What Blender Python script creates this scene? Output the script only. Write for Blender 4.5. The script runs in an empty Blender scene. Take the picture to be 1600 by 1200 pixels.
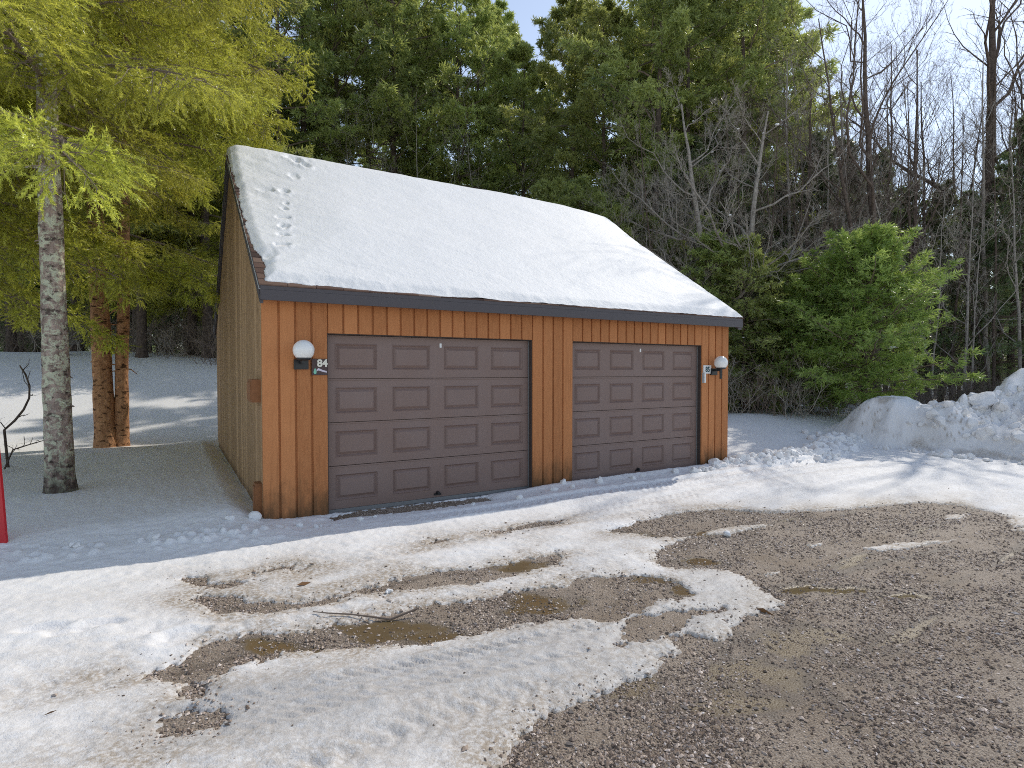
import bpy, math
import numpy as np
from mathutils import Vector

rng = np.random.default_rng(11)
SC = bpy.context.scene
COL = SC.collection
PI = math.pi

# ------------------------------------------------------------------ camera numbers
FPX = 896.0                              # focal length in pixels of a 1600 px wide picture
CAM = np.array([-0.853, -6.809, 1.70])
RGT = np.array([0.860, -0.5102])
FWD = np.array([0.5102, 0.860])
HOR = 579.0                              # horizon row


def at(px, depth):
    """ground-plan point at a picture column and a distance along the view"""
    k = (px - 800) / FPX * depth
    p = CAM[:2] + RGT * k + FWD * depth
    return float(p[0]), float(p[1])


def ground_px(pts, z=0.0):
    """picture points -> points on the level yard"""
    out = []
    for x, y in pts:
        d = (CAM[2] - z) * FPX / (y - HOR)
        out.append(at(x, d))
    return np.array(out)


# ------------------------------------------------------------------ noise
def _h(i, j, s):
    i = i.astype(np.int64)
    j = j.astype(np.int64)
    n = (i * 374761393 + j * 668265263 + s * 974634777) & 0x7FFFFFFF
    n = ((n ^ (n >> 13)) * 1274126177) & 0x7FFFFFFF
    n = (n ^ (n >> 16)) & 0xFFFFF
    return n / float(0xFFFFF)


def vnoise(x, y, s=0):
    x = np.asarray(x, float)
    y = np.asarray(y, float)
    i = np.floor(x)
    j = np.floor(y)
    fx = x - i
    fy = y - j
    fx = fx * fx * (3 - 2 * fx)
    fy = fy * fy * (3 - 2 * fy)
    a = _h(i, j, s)
    b = _h(i + 1, j, s)
    c = _h(i, j + 1, s)
    d = _h(i + 1, j + 1, s)
    return (a * (1 - fx) + b * fx) * (1 - fy) + (c * (1 - fx) + d * fx) * fy


def fbm(x, y, o=4, s=0):
    t = 0
    a = 0.5
    for k in range(o):
        t = t + a * (vnoise(x, y, s + k * 17) - 0.5)
        x = x * 2.03 + 3.1
        y = y * 2.03 + 1.7
        a *= 0.5
    return t * 2.0          # about -1..1


def worley(x, y, s=0):
    i0 = np.floor(x)
    j0 = np.floor(y)
    d1 = np.full(np.shape(x), 9.0)
    cid = np.zeros(np.shape(x))
    for di in (-1, 0, 1):
        for dj in (-1, 0, 1):
            i = i0 + di
            j = j0 + dj
            dx = i + _h(i, j, s) - x
            dy = j + _h(i, j, s + 5) - y
            d = np.sqrt(dx * dx + dy * dy)
            m = d < d1
            d1 = np.where(m, d, d1)
            cid = np.where(m, _h(i, j, s + 9), cid)
    return d1, cid


def ss(a, b, x):
    t = np.clip((np.asarray(x, float) - a) / (b - a), 0, 1)
    return t * t * (3 - 2 * t)


def nrm(v):
    return v / np.maximum(np.linalg.norm(v, axis=-1, keepdims=True), 1e-9)


def sdf_poly(x, y, P):
    """signed distance, positive inside"""
    P = np.asarray(P)
    d = np.full(x.shape, 1e9)
    ins = np.zeros(x.shape, bool)
    n = len(P)
    for k in range(n):
        ax, ay = P[k]
        bx, by = P[(k + 1) % n]
        ex, ey = bx - ax, by - ay
        t = np.clip(((x - ax) * ex + (y - ay) * ey) / (ex * ex + ey * ey + 1e-12), 0, 1)
        d = np.minimum(d, (x - ax - t * ex) ** 2 + (y - ay - t * ey) ** 2)
        c = ((ay > y) != (by > y)) & (x < (bx - ax) * (y - ay) / (by - ay + 1e-12) + ax)
        ins ^= c
    d = np.sqrt(d)
    return np.where(ins, d, -d)


# ------------------------------------------------------------------ mesh building
class Geo:
    def __init__(s):
        s.V = []
        s.F = {3: [], 4: []}
        s.M = {3: [], 4: []}
        s.T = []
        s.N = []                # n-gons
        s.n = 0

    def add(s, V, F, mi=0, tint=0.5):
        V = np.asarray(V, float).reshape(-1, 3)
        F = np.asarray(F, np.int64)
        k = F.shape[1]
        s.V.append(V)
        if k in (3, 4):
            s.F[k].append(F + s.n)
            s.M[k].append(np.full(len(F), mi))
        else:
            for f in F:
                s.N.append((f + s.n, mi))
        t = np.full(len(V), tint) if np.isscalar(tint) else np.asarray(tint, float)
        s.T.append(t)
        s.n += len(V)
        return s

    def box(s, x0, x1, y0, y1, z0, z1, mi=0, tint=0.5):
        V = [(x, y, z) for x in (x0, x1) for y in (y0, y1) for z in (z0, z1)]
        F = [(0, 1, 3, 2), (4, 6, 7, 5), (0, 4, 5, 1), (2, 3, 7, 6), (0, 2, 6, 4), (1, 5, 7, 3)]
        return s.add(V, F, mi, tint)

    def tube(s, pts, rad, sides=8, mi=0, tint=0.5, cap=True):
        P = np.asarray(pts, float)[None]
        R = np.broadcast_to(np.asarray(rad, float), (P.shape[1],))[None]
        V, F = tubes(P, R, sides)
        s.add(V, F, mi, tint)
        if cap:
            m = P.shape[1]
            for k, ring in ((0, range(sides)), (m - 1, range(sides))):
                idx = [k * sides + q for q in ring]
                s.add(V[idx], [list(range(sides))] if sides > 4 else [list(range(sides))], mi, tint)
        return s

    def lathe(s, prof, c=(0, 0, 0), n=24, mi=0):
        prof = np.asarray(prof, float)
        a = np.linspace(0, 2 * PI, n, endpoint=False)
        V = np.stack([prof[:, 0, None] * np.cos(a), prof[:, 0, None] * np.sin(a),
                      np.repeat(prof[:, 1, None], n, 1)], -1) + np.asarray(c)
        m = len(prof)
        i = np.arange(m - 1)[:, None] * n
        j = np.arange(n)[None]
        j2 = (j + 1) % n
        F = np.stack([i + j, i + j2, i + n + j2, i + n + j], -1).reshape(-1, 4)
        return s.add(V, F, mi)

    def obj(s, name, mats, parent=None, smooth=False, attrs=None, sharp=0):
        me = bpy.data.meshes.new(name)
        V = np.concatenate(s.V).astype(np.float32)
        loops = []
        starts = []
        tot = []
        mi = []
        pos = 0
        for k in (3, 4):
            if s.F[k]:
                F = np.concatenate(s.F[k])
                loops.append(F.ravel())
                starts.append(pos + np.arange(len(F)) * k)
                tot.append(np.full(len(F), k))
                mi.append(np.concatenate(s.M[k]))
                pos += F.size
        for f, q in s.N:
            loops.append(np.asarray(f))
            starts.append(np.array([pos]))
            tot.append(np.array([len(f)]))
            mi.append(np.array([q]))
            pos += len(f)
        loops = np.concatenate(loops).astype(np.int32)
        starts = np.concatenate(starts).astype(np.int32)
        tot = np.concatenate(tot).astype(np.int32)
        mi = np.concatenate(mi).astype(np.int32)
        me.vertices.add(len(V))
        me.vertices.foreach_set('co', V.ravel())
        me.loops.add(len(loops))
        me.loops.foreach_set('vertex_index', loops)
        me.polygons.add(len(starts))
        me.polygons.foreach_set('loop_start', starts)
        me.polygons.foreach_set('material_index', mi)
        me.polygons.foreach_set('use_smooth', np.full(len(starts), bool(smooth)))
        at_ = me.attributes.new('tint', 'FLOAT', 'POINT')
        at_.data.foreach_set('value', np.concatenate(s.T).astype(np.float32))
        for k, v in (attrs or {}).items():
            a = me.attributes.new(k, 'FLOAT', 'POINT')
            a.data.foreach_set('value', np.asarray(v, np.float32).ravel())
        for m in (mats if isinstance(mats, (list, tuple)) else [mats]):
            me.materials.append(m)
        me.update(calc_edges=True)
        me.validate()
        if sharp:
            me.set_sharp_from_angle(angle=sharp)
        o = bpy.data.objects.new(name, me)
        COL.objects.link(o)
        if parent:
            o.parent = parent
        return o


def tubes(P, R, sides=5):
    """P (n,m,3) paths, R (n,m) radii"""
    n, m, _ = P.shape
    T = np.gradient(P, axis=1)
    T = nrm(T)
    tm = nrm(P[:, -1] - P[:, 0])
    ref = np.where(np.abs(tm[:, 2:3]) > 0.8, np.array([[1.0, 0.13, 0]]), np.array([[0.0, 0, 1]]))
    U = nrm(np.cross(T, ref[:, None, :]))
    W = np.cross(T, U)
    a = np.linspace(0, 2 * PI, sides, endpoint=False)
    V = P[:, :, None, :] + R[:, :, None, None] * (U[:, :, None, :] * np.cos(a)[None, None, :, None]
                                                  + W[:, :, None, :] * np.sin(a)[None, None, :, None])
    base = np.arange(n)[:, None, None] * (m * sides) + np.arange(m - 1)[None, :, None] * sides
    j = np.arange(sides)[None, None, :]
    j2 = (j + 1) % sides
    F = np.stack([base + j, base + j2, base + sides + j2, base + sides + j], -1).reshape(-1, 4)
    return V.reshape(-1, 3), F


def blades(P, D, L, W, rg):
    """diamond leaf faces"""
    n = len(P)
    S = nrm(np.cross(D, rg.normal(size=(n, 3)))) * (W / 2)[:, None]
    mid = P + D * (L * 0.45)[:, None]
    V = np.stack([P, mid + S, P + D * L[:, None], mid - S], 1)
    return V.reshape(-1, 3), np.arange(4 * n).reshape(n, 4)


def needles(P, D, L, W, rg):
    n = len(P)
    S = nrm(np.cross(D, rg.normal(size=(n, 3)))) * (W / 2)[:, None]
    V = np.stack([P + S, P + D * L[:, None], P - S], 1)
    return V.reshape(-1, 3), np.arange(3 * n).reshape(n, 3)


def grid_geo(X, Y, Z, tint=0.5):
    ny, nx = Z.shape
    i = np.arange(ny - 1)[:, None] * nx
    j = np.arange(nx - 1)[None]
    F = np.stack([i + j, i + j + 1, i + nx + j + 1, i + nx + j], -1).reshape(-1, 4)
    g = Geo()
    g.add(np.stack([X, Y, Z], -1).reshape(-1, 3), F, 0, tint)
    return g


def tag(o, label=None, cat=None, group=None, kind=None):
    if label:
        o['label'] = label
    if cat:
        o['category'] = cat
    if group:
        o['group'] = group
    if kind:
        o['kind'] = kind
    return o


def empty(name, loc=(0, 0, 0), rz=0.0):
    o = bpy.data.objects.new(name, None)
    o.empty_display_size = 0.2
    COL.objects.link(o)
    o.location = loc
    o.rotation_euler = (0, 0, rz)
    return o


def ico(sub=1):
    t = (1 + 5 ** .5) / 2
    V = [(-1, t, 0), (1, t, 0), (-1, -t, 0), (1, -t, 0), (0, -1, t), (0, 1, t), (0, -1, -t), (0, 1, -t),
         (t, 0, -1), (t, 0, 1), (-t, 0, -1), (-t, 0, 1)]
    F = [(0, 11, 5), (0, 5, 1), (0, 1, 7), (0, 7, 10), (0, 10, 11), (1, 5, 9), (5, 11, 4), (11, 10, 2), (10, 7, 6),
         (7, 1, 8), (3, 9, 4), (3, 4, 2), (3, 2, 6), (3, 6, 8), (3, 8, 9), (4, 9, 5), (2, 4, 11), (6, 2, 10), (8, 6, 7), (9, 8, 1)]
    V = [np.array(v) / np.linalg.norm(v) for v in V]
    for _ in range(sub):
        c = {}
        G = []

        def mid(a, b):
            k = (min(a, b), max(a, b))
            if k not in c:
                v = V[a] + V[b]
                V.append(v / np.linalg.norm(v))
                c[k] = len(V) - 1
            return c[k]
        for a, b, d in F:
            x, y, z = mid(a, b), mid(b, d), mid(d, a)
            G += [(a, x, z), (b, y, x), (d, z, y), (x, y, z)]
        F = G
    return np.array(V), np.array(F)


ICO0, ICO1, ICO2, ICO3 = ico(0), ico(1), ico(2), ico(3)


def lump(g, c, r, rg, flat=0.75, sub=2, mi=0, rough=0.25):
    """an irregular chunk of snow or stone"""
    V, F = (ICO1, ICO2, ICO3)[sub - 1]
    n = V.shape[0]
    d = np.ones(n)
    for k in range(14):                                 # facets knocked off
        a = nrm(rg.normal(size=3))
        lim = rg.uniform(0.5, 0.9)
        pr = V @ a
        d = np.where(pr * d > lim, lim / np.maximum(pr, 1e-3), d)
    d = d * (1 + rough * 0.4 * (vnoise(V[:, 0] * 4 + c[0] * 7 + 50, V[:, 1] * 4 + V[:, 2] * 5 + 50, 3) - .5))
    s = np.array([1, rg.uniform(.7, 1.1), flat]) * r
    a = rg.uniform(0, 2 * PI)
    W = V * d[:, None] * s
    W = np.stack([W[:, 0] * math.cos(a) - W[:, 1] * math.sin(a), W[:, 0] * math.sin(a) + W[:, 1] * math.cos(a), W[:, 2]], -1)
    g.add(W + np.asarray(c), F, mi, 0.5)


# ------------------------------------------------------------------ materials
class NT:
    def __init__(s, name):
        s.m = bpy.data.materials.new(name)
        s.m.use_nodes = True
        s.t = s.m.node_tree
        s.b = s.t.nodes['Principled BSDF']
        s.out = s.t.nodes['Material Output']

    def n(s, typ, **kw):
        x = s.t.nodes.new(typ)
        for k, v in kw.items():
            if k.startswith('i_'):
                x.inputs[k[2:].replace('_', ' ')].default_value = v
            else:
                setattr(x, k, v)
        return x

    def l(s, a, b):
        s.t.links.new(a, b)

    def coord(s, kind='Object'):
        return s.n('ShaderNodeTexCoord').outputs[kind]

    def mapped(s, scale=(1, 1, 1), kind='Object'):
        mp = s.n('ShaderNodeMapping')
        mp.inputs['Scale'].default_value = scale
        s.l(s.coord(kind), mp.inputs['Vector'])
        return mp.outputs['Vector']

    def noise(s, vec, scale=5, detail=4, rough=.55, dist=0):
        x = s.n('ShaderNodeTexNoise')
        x.inputs['Scale'].default_value = scale
        x.inputs['Detail'].default_value = detail
        x.inputs['Roughness'].default_value = rough
        x.inputs['Distortion'].default_value = dist
        if vec is not None:
            s.l(vec, x.inputs['Vector'])
        return x.outputs['Fac']

    def ramp(s, fac, stops):
        x = s.n('ShaderNodeValToRGB')
        e = x.color_ramp.elements
        while len(e) < len(stops):
            e.new(0.5)
        for q, (p, c) in zip(e, stops):
            q.position = p
            q.color = (c, c, c, 1) if np.isscalar(c) else (*c, 1)
        s.l(fac, x.inputs['Fac'])
        return x.outputs['Color']

    def mix(s, fac, a, b, mode='MIX'):
        x = s.n('ShaderNodeMix', data_type='RGBA', blend_type=mode)
        for src, q in ((fac, 0), (a, 6), (b, 7)):
            sock = x.inputs[q]
            if hasattr(src, 'is_output'):
                s.l(src, sock)
            elif np.isscalar(src):
                sock.default_value = src if q == 0 else (src, src, src, 1)
            else:
                sock.default_value = (*src, 1)
        return x.outputs[2]

    def math(s, op, a, b=0.0, clamp=False):
        x = s.n('ShaderNodeMath', operation=op, use_clamp=clamp)
        for src, sock in ((a, x.inputs[0]), (b, x.inputs[1])):
            if hasattr(src, 'is_output'):
                s.l(src, sock)
            else:
                sock.default_value = src
        return x.outputs[0]

    def attr(s, name):
        x = s.n('ShaderNodeAttribute', attribute_name=name)
        return x.outputs['Fac']

    def bump(s, h, strength=.5, dist=.01, prev=None):
        x = s.n('ShaderNodeBump')
        x.inputs['Strength'].default_value = strength
        x.inputs['Distance'].default_value = dist
        s.l(h, x.inputs['Height'])
        if prev is not None:
            s.l(prev, x.inputs['Normal'])
        return x.outputs['Normal']

    def set(s, color=None, rough=None, normal=None, spec=None, metal=None):
        for v, k in ((color, 'Base Color'), (rough, 'Roughness'), (normal, 'Normal'), (spec, 'Specular IOR Level'), (metal, 'Metallic')):
            if v is None:
                continue
            if hasattr(v, 'is_output'):
                s.l(v, s.b.inputs[k])
            elif k == 'Base Color':
                s.b.inputs[k].default_value = (*v, 1)
            else:
                s.b.inputs[k].default_value = v
        return s.m


def plain(name, c, rough=.6, metal=0, spec=.5, var=.12, scale=30):
    q = NT(name)
    f = q.noise(q.coord(), scale, 3)
    return q.set(q.mix(f, tuple(v * (1 - var) for v in c), tuple(min(1, v * (1 + var)) for v in c)), rough, None, spec, metal)


def mat_snow(name, base=(.89, .875, .86), ripple=0.5, ground=False):
    q = NT(name)
    co = q.coord()
    c = q.mix(q.noise(co, 1.3, 5), tuple(v * .95 for v in base), base)
    rough = .62
    if ground:
        dirt = q.attr('dirt')
        sp = q.noise(co, 38, 5, .7)
        dn = q.math('MULTIPLY', dirt, q.ramp(sp, [(.36, .30), (.58, 1.0)]), True)
        c = q.mix(dn, c, q.mix(q.noise(co, 9, 3), (.33, .25, .165), (.45, .395, .33)))
        ice = q.attr('ice')
        c = q.mix(q.math('MULTIPLY', ice, .7), c, q.mix(q.noise(q.mapped((6, 26, 10)), 1, 4), (.44, .42, .40), (.64, .63, .62)))
        rough = q.math('SUBTRACT', .62, q.math('MULTIPLY', ice, .22))
    b1 = q.bump(q.noise(co, 16, 6, .62), ripple, .03)
    b2 = q.bump(q.noise(co, 130, 3, .6), .55, .006, b1)
    return q.set(c, rough, b2, .25)


def mat_gravel():
    q = NT('wet_gravel')
    co = q.coord()
    a = q.noise(co, 105, 6, .8)
    c = q.ramp(a, [(.30, (.05, .036, .026)), (.44, (.25, .19, .14)), (.56, (.42, .34, .265)), (.72, (.70, .62, .54))])
    c = q.mix(q.ramp(q.noise(co, 1.7, 5), [(.45, 0.), (.68, .6)]), c, (.20, .14, .085))
    mud = q.attr('mud')
    wet = q.ramp(mud, [(.02, 1.), (.40, .50)])
    c = q.mix(1.0, c, wet, 'MULTIPLY')
    c = q.mix(q.ramp(mud, [(.45, 0.), (.75, 1.)]), c, q.mix(q.noise(co, 6, 5), (.105, .072, .034), (.185, .132, .066)))
    vo = q.n('ShaderNodeTexVoronoi')
    vo.inputs['Scale'].default_value = 85
    q.l(co, vo.inputs['Vector'])
    h = q.math('ADD', q.math('MULTIPLY', vo.outputs['Distance'], -.9), a)
    bs = q.n('ShaderNodeBump')
    bs.inputs['Distance'].default_value = .012
    q.l(h, bs.inputs['Height'])
    q.l(q.math('SUBTRACT', .9, q.math('MULTIPLY', mud, .82)), bs.inputs['Strength'])
    rough = q.math('SUBTRACT', .6, q.math('MULTIPLY', q.math('POWER', mud, 4.0), .42))
    return q.set(c, rough, bs.outputs['Normal'], .5)


def mat_stones():
    q = NT('gravel_stone')
    t = q.attr('tint')
    c = q.ramp(t, [(0, (.08, .055, .04)), (.3, (.26, .19, .14)), (.6, (.47, .37, .295)), (.85, (.70, .59, .51)), (1, (.86, .79, .74))])
    return q.set(c, .45, q.bump(q.noise(q.coord(), 160, 3), .4, .004), .35)


def mat_siding(name, c0, c1, grain_s, weather):
    """stained rough sawn board; tint attribute shifts each board"""
    q = NT(name)
    t = q.attr('tint')
    g = q.noise(q.mapped((grain_s, grain_s, 1.3)), 4, 6, .65, .4)
    f = q.noise(q.mapped((60, 60, 40)), 1.6, 4, .7)
    c = q.mix(q.ramp(g, [(.3, 0.), (.72, 1.)]), c0, c1)
    c = q.mix(q.math('MULTIPLY', q.ramp(f, [(.35, 1.), (.62, 0.)]), .45), c, tuple(v * .45 for v in c0))
    c = q.mix(q.math('MULTIPLY', q.math('SUBTRACT', t, .5), .9, False), c, tuple(v * 1.5 for v in c1))
    # brown streaks running down from nails and header joints, grey splash wear near the ground
    st = q.noise(q.mapped((22, 22, .9)), 1, 3, .5)
    c = q.mix(q.math('MULTIPLY', q.ramp(st, [(.58, 0.), (.74, 1.)]), .34), c, tuple(v * .45 for v in c0))
    if weather:
        sp = q.n('ShaderNodeSeparateXYZ')
        q.l(q.coord(), sp.inputs[0])
        wz = q.math('ADD', sp.outputs['Z'], q.math('MULTIPLY', q.noise(q.mapped((7, 7, 2.5)), 1, 5, .7), 1.1))
        w = q.ramp(wz, [(.55, 1.), (1.15, 0.)])
        c = q.mix(q.math('MULTIPLY', w, .85), c, (.10, .064, .034))
    return q.set(c, .8, q.bump(g, .6, .008, q.bump(f, .4, .004)), .15)


def mat_door():
    q = NT('brown_painted_steel')
    co = q.coord()
    g = q.noise(q.mapped((4, 60, 60)), 3, 4, .6)
    f = q.noise(co, 140, 2, .6)
    c = q.mix(f, (.188, .123, .104), (.256, .176, .149))
    c = q.mix(q.math('MULTIPLY', q.ramp(q.noise(q.mapped((1.2, 1, 1.2)), 1.5, 4), [(.4, 0.), (.7, 1.)]), .35), c, (.25, .19, .175))
    return q.set(c, .5, q.bump(g, .25, .003, q.bump(f, .35, .002)), .4)


def mat_shingle():
    q = NT('asphalt_shingle')
    t = q.attr('tint')
    c = q.ramp(t, [(0, (.06, .042, .036)), (.5, (.17, .10, .075)), (.85, (.26, .17, .125)), (1, (.32, .22, .17))])
    f = q.noise(q.coord(), 260, 2)
    c = q.mix(f, q.mix(.5, c, (.03, .025, .025)), c)
    return q.set(c, .9, q.bump(f, .6, .004), .1)


def mat_bark(name, c0, c1, lichen=None, marks=0.5, orange=None):
    q = NT(name)
    co = q.mapped((1, 1, .55))
    n1 = q.noise(co, 14, 7, .68, .3)
    c = q.mix(q.ramp(n1, [(.32, 0.), (.68, 1.)]), c0, c1)
    bl = q.noise(q.mapped((7, 7, 16)), 1, 4, .6)
    c = q.mix(q.math('MULTIPLY', q.ramp(bl, [(.55, 0.), (.63, 1.)]), marks), c, tuple(v * .16 for v in c0))
    if lichen is not None:
        ln = q.noise(q.mapped((1, 1, 1.2)), 9, 7, .75, .5)
        c = q.mix(q.math('MULTIPLY', q.ramp(ln, [(.49, 0.), (.55, 1.)]), .85), c, lichen)
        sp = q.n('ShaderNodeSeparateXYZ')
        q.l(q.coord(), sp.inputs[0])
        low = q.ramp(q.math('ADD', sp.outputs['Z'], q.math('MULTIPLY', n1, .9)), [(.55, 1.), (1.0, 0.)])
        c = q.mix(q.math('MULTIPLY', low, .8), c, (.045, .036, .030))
    b = q.bump(n1, 1.0, .05)
    return q.set(c, .9, q.bump(q.noise(co, 60, 3), .5, .008, b), .1)


def mat_leaf(name, c0, c1, trans=.35, tcol=None, rough=.36):
    q = NT(name)
    t = q.attr('tint')
    oi = q.n('ShaderNodeObjectInfo')
    c = q.mix(t, c0, c1)
    hs = q.n('ShaderNodeHueSaturation')
    q.l(q.math('ADD', .485, q.math('MULTIPLY', oi.outputs['Random'], .03)), hs.inputs['Hue'])
    q.l(q.math('ADD', .75, q.math('MULTIPLY', oi.outputs['Random'], .5)), hs.inputs['Value'])
    q.l(c, hs.inputs['Color'])
    q.set(hs.outputs['Color'], rough, None, .6)
    tr = q.n('ShaderNodeBsdfTranslucent')
    m2 = q.mix(.5, hs.outputs['Color'], tuple(tcol or c1))
    q.l(m2, tr.inputs['Color'])
    ms = q.n('ShaderNodeMixShader')
    ms.inputs[0].default_value = trans
    q.l(q.b.outputs[0], ms.inputs[1])
    q.l(tr.outputs[0], ms.inputs[2])
    q.l(ms.outputs[0], q.out.inputs['Surface'])
    return q.m


M = {}
M['ground_snow'] = mat_snow('ground_snow', ground=True, ripple=.45)
M['snow'] = mat_snow('fresh_snow', ripple=.6)
M['roof_snow'] = mat_snow('roof_snow', ripple=.35)
M['gravel'] = mat_gravel()
M['stone'] = mat_stones()
M['siding'] = mat_siding('stained_siding', (.465, .180, .070), (.58, .250, .102), 9, True)
M['side'] = mat_siding('weathered_siding', (.20, .115, .055), (.66, .44, .25), 22, False)
M['door'] = mat_door()
M['shingle'] = mat_shingle()
M['trim'] = plain('dark_painted_trim', (.075, .065, .070), .55)
M['jamb'] = plain('dark_door_jamb', (.06, .045, .04), .7)
M['seal'] = plain('grey_rubber_seal', (.20, .20, .20), .6)
M['black'] = plain('black_enamel', (.018, .019, .021), .35)
M['globe'] = plain('opal_glass', (.86, .85, .82), .12, var=.02, scale=8)
M['white'] = plain('white_plastic', (.80, .80, .78), .35, var=.03)
M['grey_plastic'] = plain('grey_plastic', (.5, .5, .49), .4)
M['plaque'] = plain('brown_plaque', (.075, .045, .042), .6)
M['cream'] = plain('cream_paint', (.80, .78, .66), .5, var=.03)
M['mint'] = plain('mint_paint', (.22, .55, .40), .5, var=.25, scale=60)
M['lilac'] = plain('pale_lilac_paint', (.66, .60, .68), .5, var=.1)
M['teal'] = plain('teal_print', (.012, .075, .095), .5)
M['red'] = plain('red_paint', (.52, .012, .02), .4, var=.1, scale=5)
M['soil'] = plain('dark_soil', (.045, .03, .02), .9, var=.4, scale=40)
M['concrete'] = plain('concrete_slab', (.25, .235, .22), .85)
M['wood_block'] = plain('brown_wood_block', (.27, .115, .045), .8, var=.35, scale=14)
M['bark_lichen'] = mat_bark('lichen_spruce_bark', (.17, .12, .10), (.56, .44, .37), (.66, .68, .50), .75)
M['bark_orange'] = mat_bark('orange_spruce_bark', (.34, .165, .085), (.64, .35, .185), None, .9)
M['bark_dark'] = mat_bark('dark_pine_bark', (.07, .052, .042), (.17, .13, .105), None, .4)
M['bark_grey'] = mat_bark('grey_hardwood_bark', (.24, .205, .175), (.50, .45, .39), None, .5)
M['bark_brown'] = mat_bark('brown_hardwood_bark', (.085, .062, .05), (.19, .145, .115), None, .5)
M['twig'] = plain('brown_twig', (.20, .15, .115), .85, var=.35, scale=6)
M['twig_grey'] = plain('grey_twig', (.38, .335, .28), .85, var=.3, scale=6)
M['leaf_spruce'] = mat_leaf('sunny_spruce_needles', (.075, .092, .02), (.66, .66, .115), .52, (.90, .88, .115))
M['leaf_pine'] = mat_leaf('pine_needles', (.07, .12, .046), (.54, .59, .20), .46, (.72, .76, .17))
M['leaf_young'] = mat_leaf('young_pine_needles', (.075, .14, .04), (.46, .55, .165), .50, (.62, .74, .14))
M['leaf_hemlock'] = mat_leaf('hemlock_needles', (.085, .13, .045), (.48, .53, .19), .48, (.66, .70, .16))
M['leaf_dark'] = mat_leaf('dark_spruce_needles', (.035, .07, .035), (.26, .32, .15), .4, (.38, .44, .13))
M['leaf_dead'] = mat_leaf('dry_leaf', (.10, .05, .02), (.22, .12, .05), .2)

# ------------------------------------------------------------------ world, sun, camera
SUN = np.array([1.0, 0.30, 1.0])
SUN = SUN / np.linalg.norm(SUN)
w = bpy.data.worlds.new('World')
SC.world = w
w.use_nodes = True
bg = w.node_tree.nodes['Background']
sky = w.node_tree.nodes.new('ShaderNodeTexSky')
sky.sky_type = 'NISHITA'
sky.sun_disc = False
sky.sun_elevation = math.asin(SUN[2])
sky.sun_rotation = math.atan2(SUN[0], SUN[1])
sky.air_density = 1.0
sky.dust_density = 0.25
sky.ozone_density = 1.0
hs_ = w.node_tree.nodes.new('ShaderNodeHueSaturation')
hs_.inputs['Saturation'].default_value = .72
w.node_tree.links.new(sky.outputs[0], hs_.inputs['Color'])
w.node_tree.links.new(hs_.outputs['Color'], bg.inputs[0])
bg.inputs[1].default_value = 0.15
ld = bpy.data.lights.new('sun', 'SUN')
ld.energy = 2.3
ld.angle = math.radians(.53)
ld.color = (1.0, .94, .84)
lo = bpy.data.objects.new('sun', ld)
COL.objects.link(lo)
lo.rotation_euler = Vector(-SUN).to_track_quat('-Z', 'Y').to_euler()
lo.location = (20, 6, 25)

cd = bpy.data.cameras.new('camera')
cam = bpy.data.objects.new('camera', cd)
COL.objects.link(cam)
cam.location = CAM
pitch = math.atan((600 - HOR) / FPX)
cam.rotation_euler = (PI / 2 - pitch, 0, -math.atan2(FWD[0], FWD[1]))
cd.sensor_width = 36
cd.lens = FPX / 1600 * 36
cd.clip_start = .05
cd.clip_end = 2000
SC.camera = cam
SC.view_settings.view_transform = 'Standard'
SC.view_settings.look = 'None'
SC.view_settings.exposure = 0.32
SC.view_settings.gamma = 1
SC.render.resolution_x = 1024
SC.render.resolution_y = 768
SC.cycles.max_bounces = 8
SC.cycles.diffuse_bounces = 4
SC.cycles.transmission_bounces = 4
SC.cycles.use_denoising = False
SC.cycles.sample_clamp_indirect = 2.5
SC.cycles.filter_width = 1.0


# ------------------------------------------------------------------ terrain
def terrain(x, y):
    x = np.asarray(x, float)
    y = np.asarray(y, float)
    h = 2.15 * ss(7.4, 18.5, y) * (1 - ss(1.5, 7.5, x))
    h = h + .018 * np.maximum(y - 18, 0)
    h = h + .40 * ss(-.45, 3.2, y) * ss(7.2, 8.8, x)
    h = h + .45 * ss(6, 24, y) * ss(3, 9, x)
    h = h + .13 * ss(-.7, .3, y) * (1 - ss(-.35, .02, x) * (1 - ss(6.9, 7.3, y)))
    rough = ss(-1.6, .8, y)
    h = h + rough * .10 * fbm(x * .33 + 9, y * .33 + 4, 3, 5) * ss(0.2, 1.5, np.maximum(-x, np.maximum(x - 7.66, (y - 7.2) * 3)))
    return h


BUILD_X, BUILD_Y = 7.66, 7.30

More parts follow.
